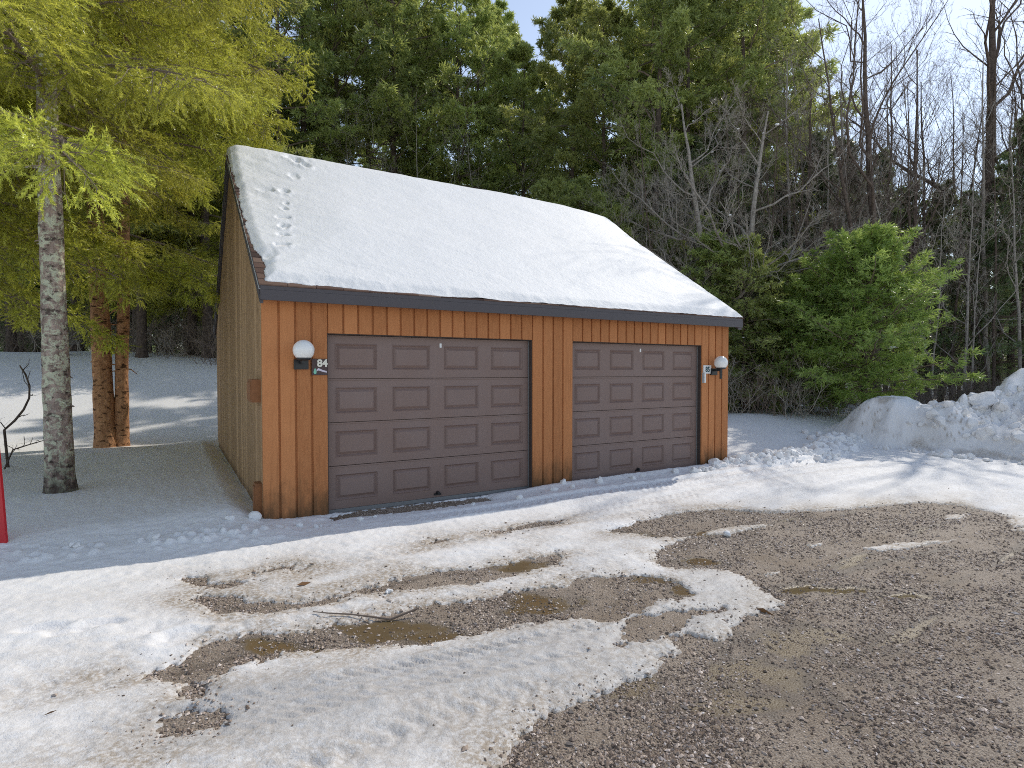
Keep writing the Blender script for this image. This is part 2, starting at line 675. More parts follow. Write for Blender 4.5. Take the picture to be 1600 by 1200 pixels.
POS = [  # bare gravel (picture outlines laid on the level yard)
    [(850, 1132), (800, 1180), (760, 1240), (2300, 1240), (2300, 830), (1640, 826), (1600, 818), (1560, 803), (1500, 791), (1440, 787), (1330, 797), (1200, 800), (1140, 797), (1080, 801),
     (1000, 816), (985, 822), (1060, 823), (1100, 833), (1045, 855), (1028, 872), (1030, 886), (1060, 892), (1100, 889), (1140, 894), (1180, 915),
     (1237, 949), (1200, 960), (1170, 970), (1142, 984), (1144, 995), (1120, 1006), (1080, 993), (1047, 1001), (1068, 1025),
     (1035, 1035), (1045, 1044), (1022, 1062), (985, 1070), (960, 1088), (905, 1105)],
    [(640, 953), (707, 945), (753, 942), (780, 933), (813, 927), (873, 922), (903, 907), (927, 906), (967, 903), (1003, 902), (1033, 905),
     (1057, 913), (1073, 923), (1087, 933), (1066, 940), (1030, 941), (1010, 957), (993, 967), (967, 973), (950, 977), (913, 970), (873, 975),
     (840, 980), (807, 983), (757, 991), (707, 1003), (640, 1013), (581, 1013), (497, 1021), (444, 1026), (403, 1040), (375, 1043), (350, 1056),
     (303, 1068), (262, 1071), (218, 1069), (219, 1059), (250, 1052), (275, 1043), (300, 1028), (300, 1018), (328, 1009), (369, 1004), (403, 996),
     (450, 995), (481, 991), (512, 982), (575, 973), (575, 973), (631, 959)],
    [(980, 973), (1007, 967), (1023, 963), (1073, 960), (1133, 955), (1140, 958), (1083, 973), (1077, 987), (1047, 998), (1013, 1007), (967, 1017), (977, 1007), (983, 993)],
    [(640, 903), (673, 898), (700, 895), (740, 893), (780, 887), (827, 875), (853, 872), (870, 867), (878, 873), (870, 883), (840, 893), (800, 903), (773, 907),
     (733, 917), (693, 920), (640, 927), (613, 928), (570, 932), (545, 930), (515, 946), (470, 954), (419, 962), (375, 960), (350, 964), (322, 959), (309, 948),
     (297, 940), (316, 932), (337, 934), (362, 937), (380, 948), (420, 945), (450, 946), (500, 939), (540, 931), (556, 926), (597, 918), (615, 910)],
    [(281, 907), (319, 906), (322, 917), (375, 910), (374, 916), (338, 923), (325, 923), (290, 918)],
    [(384, 902), (412, 895), (456, 886), (450, 892), (400, 901)],
    [(450, 896), (478, 891), (472, 896)],
    [(758, 833), (807, 827), (840, 818), (880, 815), (873, 822), (827, 828), (773, 837)],
    [(950, 835), (993, 820), (1033, 808), (1073, 802), (1140, 800), (1145, 825), (1083, 840), (1033, 843), (1000, 840), (1010, 836)],
    [(660, 855), (680, 846), (702, 845), (690, 851)],
    [(514, 812), (560, 801), (640, 791), (760, 777), (770, 783), (690, 795), (600, 806), (545, 812), (515, 818)],
    [(274, 1066), (300, 1066), (313, 1080), (312, 1094), (296, 1102), (276, 1100), (272, 1090), (280, 1080)],
    [(240, 1132), (300, 1124), (335, 1119), (350, 1126), (330, 1150), (250, 1160)],
]
NEG = [  # snow lying on the gravel
    [(1095, 837), (1137, 826), (1173, 823), (1210, 822), (1175, 831), (1137, 838)],
    [(1350, 861), (1405, 850), (1496, 846), (1470, 853), (1380, 865)],
    [(1262, 852), (1291, 851), (1285, 857), (1268, 859)],
    [(1188, 900), (1222, 897), (1212, 903), (1194, 905)],
    [(1478, 807), (1515, 804), (1508, 812), (1480, 813)],
    [(1210, 800), (1225, 791), (1330, 790), (1300, 799)],
    [(1575, 815), (1605, 808), (1625, 826), (1590, 826)],
    [(1585, 830), (1610, 828), (1606, 832)],
]
POSW = [ground_px(p) for p in POS]
NEGW = [ground_px(p) for p in NEG]
MUDPX = [(830, 945, 70, 18), (600, 985, 120, 12), (800, 885, 60, 9), (1010, 1075, 60, 22), (1230, 1010, 70, 30), (1180, 1060, 90, 30), (1300, 925, 110, 7),
         (1030, 905, 40, 8), (1065, 925, 30, 8), (420, 1015, 60, 12), (950, 838, 60, 6), (1090, 880, 35, 5), (480, 905, 70, 9), (1110, 835, 40, 4), (660, 1000, 100, 10), (1150, 1110, 120, 16), (1400, 935, 60, 5), (1260, 1000, 120, 14)]


def axis(segs):
    out = []
    for a, b, st in segs:
        n = max(1, int(round((b - a) / st)))
        out.append(np.linspace(a, b, n, endpoint=False))
    out.append(np.array([segs[-1][1]]))
    return np.concatenate(out)


gx = axis([(-160, -40, 6), (-40, -10, .8), (-10, -3.2, .09), (-3.2, -1.2, .024), (-1.2, 2.5, .016), (2.5, 5.2, .024), (5.2, 12.5, .045), (12.5, 22, .12), (22, 50, 1.2), (50, 190, 7)])
gy = axis([(-60, -20, 3), (-20, -6.4, .35), (-6.4, -5, .05), (-5, -4.45, .022), (-4.45, -3.4, .014), (-3.4, .05, .022), (.05, 1.2, .04), (1.2, 12, .12), (12, 24, .25), (24, 60, 1.2), (60, 220, 8)])
GX, GY = np.meshgrid(gx, gy)
near = (GX > -12) & (GX < 30) & (GY > -12) & (GY < 2)
xs, ys = GX[near], GY[near]
wob = .045 * fbm(xs * 5, ys * 5, 4, 40) + .035 * fbm(xs * 17, ys * 17, 3, 80)
wobx = .05 * fbm(xs * 4 + 30, ys * 4, 3, 90)
dg = np.full(xs.shape, -9.0)
for P in POSW:
    dg = np.maximum(dg, sdf_poly(xs + wobx, ys + wob, P))
for P in NEGW:
    dg = np.minimum(dg, -sdf_poly(xs + wobx, ys + wob * .6, P))
# scattered specks of thin snow and melted holes close to the edges
dg = dg + np.where(np.abs(dg) < .16, .05 * fbm(xs * 26, ys * 34, 2, 130), 0)
D = np.full(GX.shape, -9.0)
D[near] = dg
mud_n = np.zeros(xs.shape)
for mx, my, ax, ay in MUDPX:
    c = ground_px([(mx, my)])[0]
    ux = (ground_px([(mx + ax, my)])[0] - c)
    uy = (ground_px([(mx, my - ay)])[0] - c)
    A = np.linalg.inv(np.stack([ux, uy], 1))
    q = A @ np.stack([xs - c[0] + wobx, ys - c[1] + wob])
    k_ = .72 if (mx > 1100 and my > 980) or (mx, my) == (1010, 1075) else 1.0
    mud_n = np.maximum(mud_n, k_ * (1 - ss(.5, 1.4, np.hypot(q[0], q[1]) + .8 * fbm(xs * 5, ys * 8, 5, 210))))
trk = fbm(xs * .55 + .12 * ys, ys * 5.5 - xs * .5, 4, 230)
mud_n = np.maximum(mud_n, .75 * ss(.22, .50, trk) * ss(-.05, .2, dg))
for c0, c1, wd0 in (((1195, 928), (1370, 886), .05), ((1330, 893), (1490, 858), .05), ((1200, 1000), (1330, 1125), .07), ((1105, 985), (1215, 1130), .06), ((1235, 1010), (1420, 1080), .05)):
    a_, b_ = ground_px([c0, c1])
    e_ = b_ - a_
    t_ = np.clip(((xs - a_[0]) * e_[0] + (ys - a_[1]) * e_[1]) / (e_ @ e_), 0, 1)
    q_ = np.hypot(xs - a_[0] - t_ * e_[0], ys - a_[1] - t_ * e_[1]) + .05 * fbm(xs * 5, ys * 5, 3, 240)
    mud_n = np.maximum(mud_n, .42 * ss(wd0 * 1.3, wd0 * .3, q_))
MUD = np.zeros(GX.shape)
MUD[near] = mud_n

# gravel surface
gz = .012 * fbm(GX * 1.1, GY * 1.1, 3, 3) + np.where(near, .012 * fbm(GX * 14, GY * 14, 3, 6), 0) * (1 - MUD * .9) - .005 * MUD
gz = gz - .02 * np.exp(-((GY + 2.2 + .05 * GX) / .18) ** 2) * ss(3, 4, GX)
GRAVEL_Z = gz

# snow surface
T = terrain(GX, GY)
edge = -D
th = .008 + .020 * (1 - np.exp(-np.maximum(edge, 0) / .10)) + .035 * ss(.15, 1.1, edge)
th = th + .012 * fbm(GX * 1.7 + 5, GY * 1.7, 4, 12) * ss(.02, .3, edge)
# ruts and treads along the yard
det = np.zeros(GX.shape)
fine = (GX > -6) & (GX < 14) & (GY > -6) & (GY < 1.5)
X, Y = GX[fine], GY[fine]
dd = np.zeros(X.shape)
rut_n = np.zeros(X.shape)
yc = -.74 + .02 * np.sin(X * 1.1)                         # tread in front of the doors
band = ss(.16, .10, np.abs(Y - yc)) * ss(1.2, 2.2, X) * ss(11, 9, X)
lug = ss(-.25, .25, np.sin((X + np.abs(Y - yc) * .9) * 2 * PI / .115))
dd -= band * (.012 + .022 * lug)
dd += .014 * np.exp(-((np.abs(Y - yc) - .20) / .045) ** 2) * ss(1.2, 2.2, X) * ss(11, 9, X) * (1 + .6 * fbm(X * 12, Y * 12, 2, 7))
yc2 = -1.02 + .03 * np.sin(X * .9 + 1)
b2 = ss(.13, .09, np.abs(Y - yc2)) * ss(4.2, 5.2, X) * ss(11, 9, X)
dd -= b2 * (.008 + .014 * ss(-.2, .2, np.sin((X - np.abs(Y - yc2)) * 2 * PI / .12)))
yc3 = -3.80 - .13 * (X + .25)
a3 = np.abs(Y - yc3)
b3 = ss(.19, .155, a3) * ss(-2.2, .3, X) * ss(2.6, 1.2, X)      # tread near the viewer
eb3 = ss(.09, .125, a3)
rib = ss(.45, .8, np.abs(np.sin((Y - yc3) * PI / .10)))
lug3 = ss(-.15, .35, np.sin((X + np.sign(Y - yc3) * 1.1 * a3) * 2 * PI / .095))
dd += .016 * ss(.7, .3, a3) * ss(-1.6, -.3, X) * ss(2.8, 1.7, X)
w3_ = np.clip(.55 + 1.1 * fbm(X * 3.2, Y * 5, 3, 17), .05, 1)
dd -= b3 * (.005 + w3_ * (.020 * lug3 * eb3 + (.011 * rib + .006 * lug3) * (1 - eb3)))
dd += .010 * np.exp(-((a3 - .215) / .03) ** 2) * ss(-1.2, -.3, X) * ss(2.4, 1.7, X) * (.6 + .8 * fbm(X * 9, Y * 9, 2, 5))
for yk, x0_, x1_, w_, dp_, sl_ in ((-1.55, .5, 5.5, .10, .016, .02), (-1.80, 0, 5.0, .09, .014, .02), (-2.95, -2.5, 2.4, .10, .014, .03), (-4.35, -2.6, 1.2, .10, .02, .06), (-1.30, 3.0, 10., .10, .016, .0), (-3.1, -3.4, -.4, .07, .012, .05)):
    yq = yk + sl_ * X + .03 * np.sin(X * 1.3 + yk)
    bb = np.exp(-((Y - yq) / w_) ** 2) * ss(x0_, x0_ + .6, X) * ss(x1_, x1_ - .6, X)
    dd -= bb * dp_ * (.7 + .5 * ss(-.2, .3, np.sin((X + np.abs(Y - yq)) * 2 * PI / .12)))
    rut_n = np.maximum(rut_n, bb)
# old crumbled rut at the left
yr = -2.55 + .04 * X
br = ss(.32, .16, np.abs(Y - yr)) * ss(-2.2, -1.0, X) * ss(1.6, .9, X)
wd, _ = worley(X * 6, Y * 9, 31)
dd += br * (.03 * (.5 - wd))
# crumbs of ploughed snow along the doors and the ridge that leads to the bank
ridge_y = -.13 + .10 * ss(6.8, 7.6, X) - .28 * ss(7.4, 8.6, X) + .75 * ss(9.6, 12.2, X)
wr = .10 + .22 * ss(7.3, 9.0, X)
hr = (.035 + .02 * ss(2.6, 4.5, X) + .15 * ss(7.0, 8.8, X)) * ss(-.2, .8, X)
w1, c1 = worley(X * 11, Y * 11, 51)
w2, c2 = worley(X * 24, Y * 24, 52)
rb = np.exp(-((Y - ridge_y) / wr) ** 2)
dd += rb * hr * (.62 + .25 * c1 * ss(.8, .2, w1))
spread = np.exp(-((Y - ridge_y + .28) / (.32 + .1 * ss(7, 9, X))) ** 2) * ss(6.2, 8.2, X)
dd += spread * .012 * c1 * ss(.7, .2, w1)
# broken snow along the left foot of the wall
lf = ss(-3.4, -1.2, X) * ss(.3, 0, X) * np.exp(-((Y + .55 + .04 * X) / .22) ** 2)
dd += lf * (.03 + .05 * c1 * ss(.6, .2, w1) * (c1 > .6)) 
# foot prints
for (fx, fy, r) in [(268, 995, 15), (285, 985, 10), (62, 985, 9), (105, 988, 9), (150, 975, 8)]:
    c = ground_px([(fx, fy)], .06)[0]
    q = np.hypot((X - c[0]) * .55 + (Y - c[1]) * .1, (Y - c[1]) * 1.1)
    dd -= .028 * ss(.09, .05, q) - .008 * np.exp(-((q - .10) / .03) ** 2)
dd += .0035 * fbm(X * 22, Y * 22, 3, 61) + .004 * fbm(X * 7 + Y * 2, Y * 19, 3, 63) * ss(-1.2, -2, Y)
det[fine] = dd
snow_z = np.where(D > 0, GRAVEL_Z - .035, T + np.maximum(GRAVEL_Z, -.004) + th + det * ss(.0, .12, edge))
snow_z = np.where((D <= 0), np.maximum(snow_z, GRAVEL_Z + .006), snow_z)
inside = (GX > .05) & (GX < BUILD_X - .05) & (GY > .03) & (GY < BUILD_Y - .05)
snow_z = np.where(inside, -.08, snow_z)
frontage = (GY > -.04) & (GY <= .03) & (GX > .2) & (GX < BUILD_X - .05)
snow_z = np.where(frontage, np.minimum(snow_z, .03), snow_z)

dirt = np.where(edge < 3, 1.3 * np.exp(-np.maximum(edge, 0) / .07) + .8 * np.exp(-np.maximum(edge, 0) / .6), 0)
dirt = dirt * np.clip(.75 + 1.1 * fbm(GX * 2.2, GY * 3.4, 4, 70), .05, 1.4) * ss(-.75, -1.7, GY)
dirt = dirt + .6 * ss(-3.0, -4.2, GY) * ss(3.5, 1.5, GX) * np.clip(.5 + fbm(GX * 2, GY * 2, 4, 77), 0, 1)
icep = ground_px([(1100, 889), (1151, 900), (1237, 949), (1144, 993), (1047, 1001), (1068, 1050), (900, 1110), (600, 1190), (150, 1150), (330, 1090), (560, 1040), (900, 985), (1080, 930)])
ice = np.zeros(GX.shape)
ice[near] = ss(-.25, .25, sdf_poly(xs, ys, icep) + .25 * fbm(xs * 1.5, ys * 2.5, 3, 99))
tread = np.zeros(GX.shape)
tread[fine] = b3
ice = np.clip(ice * (.85 + .5 * fbm(GX * 3, GY * 5, 3, 66)) + .3 * tread, 0, 1)
dirtp = ground_px([(290, 908), (420, 893), (600, 880), (680, 880), (640, 905), (560, 930), (420, 948), (320, 962), (270, 945)])
slush = np.zeros(GX.shape)
slush[near] = ss(-.18, .12, sdf_poly(xs, ys, dirtp) + .2 * fbm(xs * 3, ys * 4, 3, 88))
lugf = np.zeros(GX.shape)
lugf[fine] = b3 * (.2 + .8 * lug3 * eb3 + .5 * rib * (1 - eb3))
rutf = np.zeros(GX.shape)
rutf[fine] = rut_n
dirt = dirt + .22 * rutf * ss(-1.1, -1.5, GY) + .55 * lugf + .5 * slush * np.clip(.7 + fbm(GX * 5, GY * 8, 3, 55), 0, 1.3) + .45 * ice
snow_ground = grid_geo(GX, GY, snow_z).obj('snow_ground', M['ground_snow'], smooth=True,
                                          attrs={'dirt': np.clip(dirt, 0, 1), 'ice': ice})
tag(snow_ground, kind='structure')

jx = (gx > -7) & (gx < 40)
jy = (gy > -15) & (gy < .6)
sub = np.ix_(jy, jx)
gravel = grid_geo(GX[sub], GY[sub], GRAVEL_Z[sub]).obj('gravel_yard', M['gravel'], smooth=True, attrs={'mud': MUD[sub]})
tag(gravel, kind='structure')


def bil(A, x, y):
    """value of a grid field at points"""
    i = np.clip(np.searchsorted(gy, y) - 1, 0, len(gy) - 2)
    j = np.clip(np.searchsorted(gx, x) - 1, 0, len(gx) - 2)
    fy = (y - gy[i]) / (gy[i + 1] - gy[i])
    fx = (x - gx[j]) / (gx[j + 1] - gx[j])
    return (A[i, j] * (1 - fx) + A[i, j + 1] * fx) * (1 - fy) + (A[i + 1, j] * (1 - fx) + A[i + 1, j + 1] * fx) * fy


def surf(x, y):
    return float(max(bil(snow_z, np.array([x]), np.array([y]))[0], bil(GRAVEL_Z, np.array([x]), np.array([y]))[0]))


# loose stones on the bare gravel
def make_stones():
    r = np.random.default_rng(5)
    N = 640000
    dist = 1.8 + 12 * r.random(N) ** 1.5
    ang = np.radians(r.uniform(-46, 50, N))
    base = math.atan2(FWD[0], FWD[1])
    x = CAM[0] + dist * np.sin(base + ang)
    y = CAM[1] + dist * np.cos(base + ang)
    d = bil(D, x, y)
    md = bil(MUD, x, y)
    clump = fbm(x * 2.4, y * 3.2, 4, 300)
    keep = (y < .1) & (x < 20) & (((d > -.004) & (r.random(N) < np.clip(.55 + 1.1 * clump, .08, 1) * (1 - .7 * md))) | ((d <= -.004) & (d > -.5) & (y < -1.3) & (r.random(N) < .22 * np.exp(d / .035) + .016 * np.exp(d / .14))))
    x, y = x[keep][:230000], y[keep][:230000]
    d = bil(D, x, y)
    n = len(x)
    z = np.where(d > 0, bil(GRAVEL_Z, x, y), bil(snow_z, x, y))
    s = np.exp(r.normal(math.log(.0036), .52, n))
    s = np.clip(s * (1 + .05 * np.hypot(x - CAM[0], y - CAM[1])), 0.0024, .0135)
    V = np.array([(1, 0, 0), (-1, 0, 0), (0, 1, 0), (0, -1, 0), (0, 0, 1), (0, 0, -.6)], float)
    F = np.array([(0, 2, 4), (2, 1, 4), (1, 3, 4), (3, 0, 4), (2, 0, 5), (1, 2, 5), (3, 1, 5), (0, 3, 5)])
    W = V[None] * (1 + .35 * r.uniform(-1, 1, (n, 6, 1))) * np.stack([r.uniform(.8, 1.7, n), r.uniform(.7, 1.2, n), r.uniform(.45, .9, n)], -1)[:, None, :]
    a = r.uniform(0, 2 * PI, n)
    ca, sa = np.cos(a)[:, None], np.sin(a)[:, None]
    W = np.stack([W[..., 0] * ca - W[..., 1] * sa, W[..., 0] * sa + W[..., 1] * ca + W[..., 2] * r.normal(0, .4, n)[:, None], W[..., 2]], -1) * s[:, None, None]
    W = W + np.stack([x, y, z + s * .25], -1)[:, None, :]
    FF = (np.arange(n)[:, None, None] * 6 + F[None]).reshape(-1, 3)
    g = Geo()
    g.add(W.reshape(-1, 3), FF, 0, np.repeat(np.clip(r.beta(1.6, 2.4, n), 0, 1), 6))
    o = g.obj('gravel_stones', M['stone'])
    tag(o, kind='stuff', label='loose wet gravel stones covering the bare parts of the yard', cat='gravel')


make_stones()


def make_debris():
    """bark bits, dead leaves and needles shed onto the snow"""
    r = np.random.default_rng(8)
    N = 16000
    x = r.uniform(-8, 13, N)
    y = r.uniform(-5, 14, N)
    d = bil(D, x, y)
    c = fbm(x * .8, y * .8, 3, 350)
    inb = (x > -.1) & (x < BUILD_X + .1) & (y > -.1) & (y < BUILD_Y + .1)
    p = np.where(y < -1, .10 * np.exp(np.minimum(d, 0) / .35) + .012, .03) * np.clip(.5 + 1.8 * c, 0, 2)
    k = (d < 0) & (~inb) & (r.random(N) < p)
    x, y = x[k], y[k]
    n = len(x)
    z = bil(snow_z, x, y) + .004
    a = r.uniform(0, 2 * PI, n)
    Dv = nrm(np.stack([np.cos(a), np.sin(a), r.normal(0, .12, n)], -1))
    L = np.exp(r.normal(math.log(.035), .55, n))
    V, F = blades(np.stack([x, y, z], -1) - Dv * L[:, None] * .5, Dv, L, L * r.uniform(.12, .5, n), r)
    V[:, 2] = np.maximum(V[:, 2], np.repeat(z, 4) - .001)
    g = Geo()
    g.add(V, F, 0, np.repeat(r.random(n), 4))
    tag(g.obj('leaf_litter', M['leaf_dead']), kind='stuff', label='dead leaves and bark bits scattered over the snow', cat='litter')


make_debris()

# ------------------------------------------------------------------ garage
garage = tag(empty('garage', (0, 0, 0)), 'brown wooden two door garage with a steep snow covered roof', 'garage')
W_, B_ = BUILD_X, BUILD_Y
OP = [(.70, 3.53), (4.227, 6.984)]
ZT = 2.133
RY = B_ / 2
EY, EZ = -.20, 2.60                # eave line of the shingles
SL = .675
RZ = EZ + SL * (RY - EY)


def roof_z(y):
    return RZ - SL * np.abs(y - RY)


def board(g, axis_, a0, a1, base, out, z0, zt0, zt1, tint, th=.022, ch=.006):
    """one vertical board; axis_ 'x' runs along the front, 'y' along the side"""
    prof = [(a0, base), (a0, base + out * (th - ch)), (a0 + ch, base + out * th), (a1 - ch, base + out * th), (a1, base + out * (th - ch)), (a1, base)]
    n = 6
    V = []
    for top in (0, 1):
        for a, b in prof:
            z = z0 if not top else zt0 + (zt1 - zt0) * (a - a0) / (a1 - a0)
            V.append((a, b, z) if axis_ == 'x' else (b, a, z))
    F = [(i, (i + 1) % n, n + (i + 1) % n, n + i) for i in range(n)]
    g.add(V, F, 0, tint)
    g.add(V[n:], [list(range(n))], 0, tint)


# front wall: channel siding, recessed backing sheets 2 cm behind
g = Geo()
gap = .022
r1 = np.random.default_rng(21)


def strip(x0, x1, n, z0, z1):
    p = (x1 - x0) / n
    for i in range(n):
        a0 = x0 + i * p + (gap / 2 if i else 0)
        a1 = x0 + (i + 1) * p - (gap / 2 if i < n - 1 else 0)
        board(g, 'x', a0, a1, .022 + r1.uniform(-.001, .001), -1, z0, z1, z1, np.clip(r1.normal(.5, .16), .1, .9))


ZB = -.25
strip(0, OP[0][0], 4, ZB, 2.50)
strip(OP[0][1], OP[1][0], 4, ZB, 2.50)
strip(OP[1][1], W_, 4, ZB, 2.50)
strip(OP[0][0] + .011, OP[0][1] - .011, 16, ZT, 2.50)
strip(OP[1][0] + .011, OP[1][1] - .011, 16, ZT, 2.50)
for x0, x1, z0 in ((.001, OP[0][0], ZB), (OP[0][1], OP[1][0], ZB), (OP[1][1], W_ - .001, ZB), (OP[0][0], OP[0][1], ZT + .003), (OP[1][0], OP[1][1], ZT + .003)):
    g.box(x0, x1, .0215, .06, z0, 2.495, 0, .12)
g.obj('front_wall', M['siding'], garage)

# side and back walls
for nm, xb, out, matn in (('side_wall', .022, -1, 'side'), ('side_wall', W_ - .022, 1, 'side')):
    g = Geo()
    ed = list(np.arange(0.022, B_, .152)) + [B_]
    for a, b in zip(ed[:-1], ed[1:]):
        cut = [a, RY, b] if a < RY < b else [a, b]
        tn = np.clip(r1.normal(.5, .2), .05, .95)
        for c, d in zip(cut[:-1], cut[1:]):
            dep = xb + out * r1.uniform(-.002, .002)
            board(g, 'y', c + .0035, d - .0035, dep, out, ZB, float(roof_z(c)) - .09, float(roof_z(d)) - .09, tn, ch=.004)
    # backing sheet
    xa, xc = sorted((xb + out * .012, xb - out * .04))
    V = []
    for x in (xa, xc):
        V += [(x, .03, ZB), (x, B_ - .03, ZB), (x, B_ - .03, float(roof_z(B_)) - .11), (x, RY, RZ - .11), (x, .03, float(roof_z(0)) - .11)]
    F5 = [[0, 1, 2, 3, 4], [9, 8, 7, 6, 5]]
    g.add(V, F5, 0, .2)
    g.obj(nm, M[matn], garage)
g = Geo()
for a in np.arange(.022, W_ - .1, .152):
    board(g, 'x', a + .0035, min(a + .152, W_) - .0035, B_ - .022, 1, ZB, 2.5, 2.5, np.clip(r1.normal(.5, .2), .05, .95))
g.box(.03, W_ - .03, B_ - .06, B_ - .012, ZB, 2.49, 0, .2)
g.obj('back_wall', M['side'], garage)

# roof: deck, shingle tabs, fascia and rake boards
XL, XR = -.055, 7.80
g = Geo()
for sgn in (-1, 1):
    y0 = EY if sgn < 0 else B_ - EY
    n = 34
    for c in range(n):
        ya = y0 + (RY - y0) * c / n
        yb = y0 + (RY - y0) * min(1, (c + 1.15) / n)
        za, zb = roof_z(ya) + .022, roof_z(yb) + .012
        off = (c % 2) * .15
        x = XL - off
        while x < XR:
            xa, xb = max(x, XL + r1.uniform(0, .012)), min(x + .30 - .006, XR)
            if xb - xa > .02:
                t = np.clip(r1.normal(.5, .25), 0, 1)
                V = [(xa, ya, za), (xb, ya, za), (xb, yb, zb), (xa, yb, zb), (xa, ya, za - .014), (xb, ya, za - .014), (xb, yb, zb - .008), (xa, yb, zb - .008)]
                g.add(V, [(0, 1, 2, 3), (0, 4, 5, 1), (0, 3, 7, 4), (1, 5, 6, 2)], 0, t)
            x += .30
sh = g
roof = Geo()
for sgn in (-1, 1):
    y0 = EY + .012 if sgn < 0 else B_ - EY - .012
    xa, xb = XL + .012, XR - .012
    V = []
    for x in (xa, xb):
        V += [(x, y0, roof_z(y0) + .004), (x, RY, RZ + .004), (x, RY, RZ - .07), (x, y0, roof_z(y0) - .05)]
    roof.add(V, [(0, 1, 5, 4), (3, 7, 6, 2), (0, 3, 2, 1), (4, 5, 6, 7), (0, 4, 7, 3)], 0)
rf = roof.obj('roof', M['trim'], garage)
sh.obj('shingles', M['shingle'], rf)
g = Geo()
for y0, y1 in ((EY, EY + .022), (B_ - EY - .022, B_ - EY)):
    g = Geo()
    g.box(XL + .02, XR - .02, y0, y1, 2.455, 2.565)
    g.box(XL + .022, XR - .022, y0 + .003, y1 - .003, 2.567, 2.606)
    g.obj('fascia', M['trim'], garage)
for y0, y1 in ((EY + .024, -.004), (B_ + .004, B_ - EY - .024)):
    g = Geo()
    g.box(XL + .03, XR - .03, y0, y1, 2.474, 2.486)
    g.obj('soffit', M['trim'], garage)
for x0, x1 in ((XL + .017, -.003), (W_ + .03, XR - .02)):
    for sgn in (-1, 1):
        g = Geo()
        y0 = EY + .026 if sgn < 0 else B_ - EY - .026
        for dz0, dz1, xi in ((-.052, -.20, 0), (-.051, -.10, .012)):
            V = []
            for x in ((x0 - xi) if x0 < 1 else x0, x1 if x0 < 1 else x1 + xi):
                V += [(x, y0, roof_z(y0) + dz0), (x, RY, RZ + dz0), (x, RY, RZ + dz1), (x, y0, roof_z(y0) + dz1)]
            g.add(V, [(0, 1, 2, 3), (7, 6, 5, 4), (0, 4, 5, 1), (3, 2, 6, 7), (0, 3, 7, 4), (1, 5, 6, 2)], 0)
        g.obj('rake_board', M['trim'], garage)

# doors
def garage_door(x0, x1):
    yd = .105
    dr = Geo()
    dr.box(x0 + .012, x1 - .012, yd + .030, yd + .06, .012, ZT - .004)
    door = dr.obj('garage_door', M['door'], garage)
    H0, H1 = .045, ZT - .012
    hs = (H1 - H0) / 4
    w = (x1 - x0 - .03) / 4
    for k in range(4):
        s = Geo()
        za, zb = H0 + k * hs + .004, H0 + (k + 1) * hs - .004
        xa = x0 + .015
        xb = x1 - .015
        lip = .045
        # horizontal lip under the joint, 4 mm proud
        s.box(xa, xb, yd - .008, yd + .028, zb - .014, zb)
        s.add([(xa, yd, za), (xb, yd, za), (xb, yd + .029, za), (xa, yd + .029, za)], [(3, 2, 1, 0)])
        za2, zb2 = za, zb - .0145
        for i in range(4):
            cx0, cx1 = xa + i * w, xa + (i + 1) * w
            R = [(cx0, cx1, za2, zb2, 0.), (cx0 + .088, cx1 - .088, za2 + .098, zb2 - .078, -.002), (cx0 + .098, cx1 - .098, za2 + .108, zb2 - .088, -.006),
                 (cx0 + .117, cx1 - .117, za2 + .127, zb2 - .107, .018), (cx0 + .121, cx1 - .121, za2 + .131, zb2 - .111, .018), (cx0 + .150, cx1 - .150, za2 + .160, zb2 - .140, -.003)]
            for a, b in zip(R[:-1], R[1:]):
                V = [(a[0], yd + a[4], a[2]), (a[1], yd + a[4], a[2]), (a[1], yd + a[4], a[3]), (a[0], yd + a[4], a[3]),
                     (b[0], yd + b[4], b[2]), (b[1], yd + b[4], b[2]), (b[1], yd + b[4], b[3]), (b[0], yd + b[4], b[3])]
                s.add(V, [(0, 1, 5, 4), (1, 2, 6, 5), (2, 3, 7, 6), (3, 0, 4, 7)])
            b = R[-1]
            s.add([(b[0], yd + b[4], b[2]), (b[1], yd + b[4], b[2]), (b[1], yd + b[4], b[3]), (b[0], yd + b[4], b[3])], [(0, 1, 2, 3)])
        s.obj('door_section', M['door'], door)
    g = Geo()
    g.box(x0 + .014, x1 - .014, yd - .006, yd + .011, .0, .046)
    g.obj('bottom_seal', M['seal'], door)
    xm = (x0 + x1) / 2
    g = Geo()
    g.box(xm + .035, xm + .062, yd - .007, yd - .0005, ZT - .135, ZT - .08)
    g.obj('sticker', M['white'], door)
    g = Geo()
    g.box(xm - .05, xm + .05, yd - .012, yd - .0045, .075, .10)
    g.tube([(xm, yd - .004, .11), (xm, yd - .05, .11)], [.022, .018], 10)
    g.obj('handle', M['black'], door)
    # frame
    g = Geo()
    for xj0, xj1 in ((x0 + .0005, x0 + .012), (x1 - .012, x1 - .0005)):
        g.box(xj0, xj1, .026, .15, -.02, ZT)
    g.box(x0 + .0125, x1 - .0125, .026, .10, ZT - .010, ZT + .002)
    fr = g.obj('door_frame', M['jamb'], garage)
    for xa in (x1 - .022, x0 + .0125):
        g = Geo()
        g.box(xa, xa + .0095, .088, .1, .0, ZT - .012)
        g.obj('weather_strip', M['seal'], fr)


for a, b in OP:
    garage_door(a, b)
g = Geo()
g.box(.06, W_ - .06, .07, B_ - .08, -.2, -.003)
g.obj('floor_slab', M['concrete'], garage)
for y0, y1, z0, z1, d in ((.13, .50, 1.345, 1.60, .095), (.10, .26, .02, .44, .07)):
    g = Geo()
    g.box(-d, .003, y0, y1, z0, z1)
    g.box(-d - .012, -d + .01, y0 + .02, y1 - .02, z0 + .03, z1 - .03)
    g.obj('wood_block', M['wood_block'], garage)


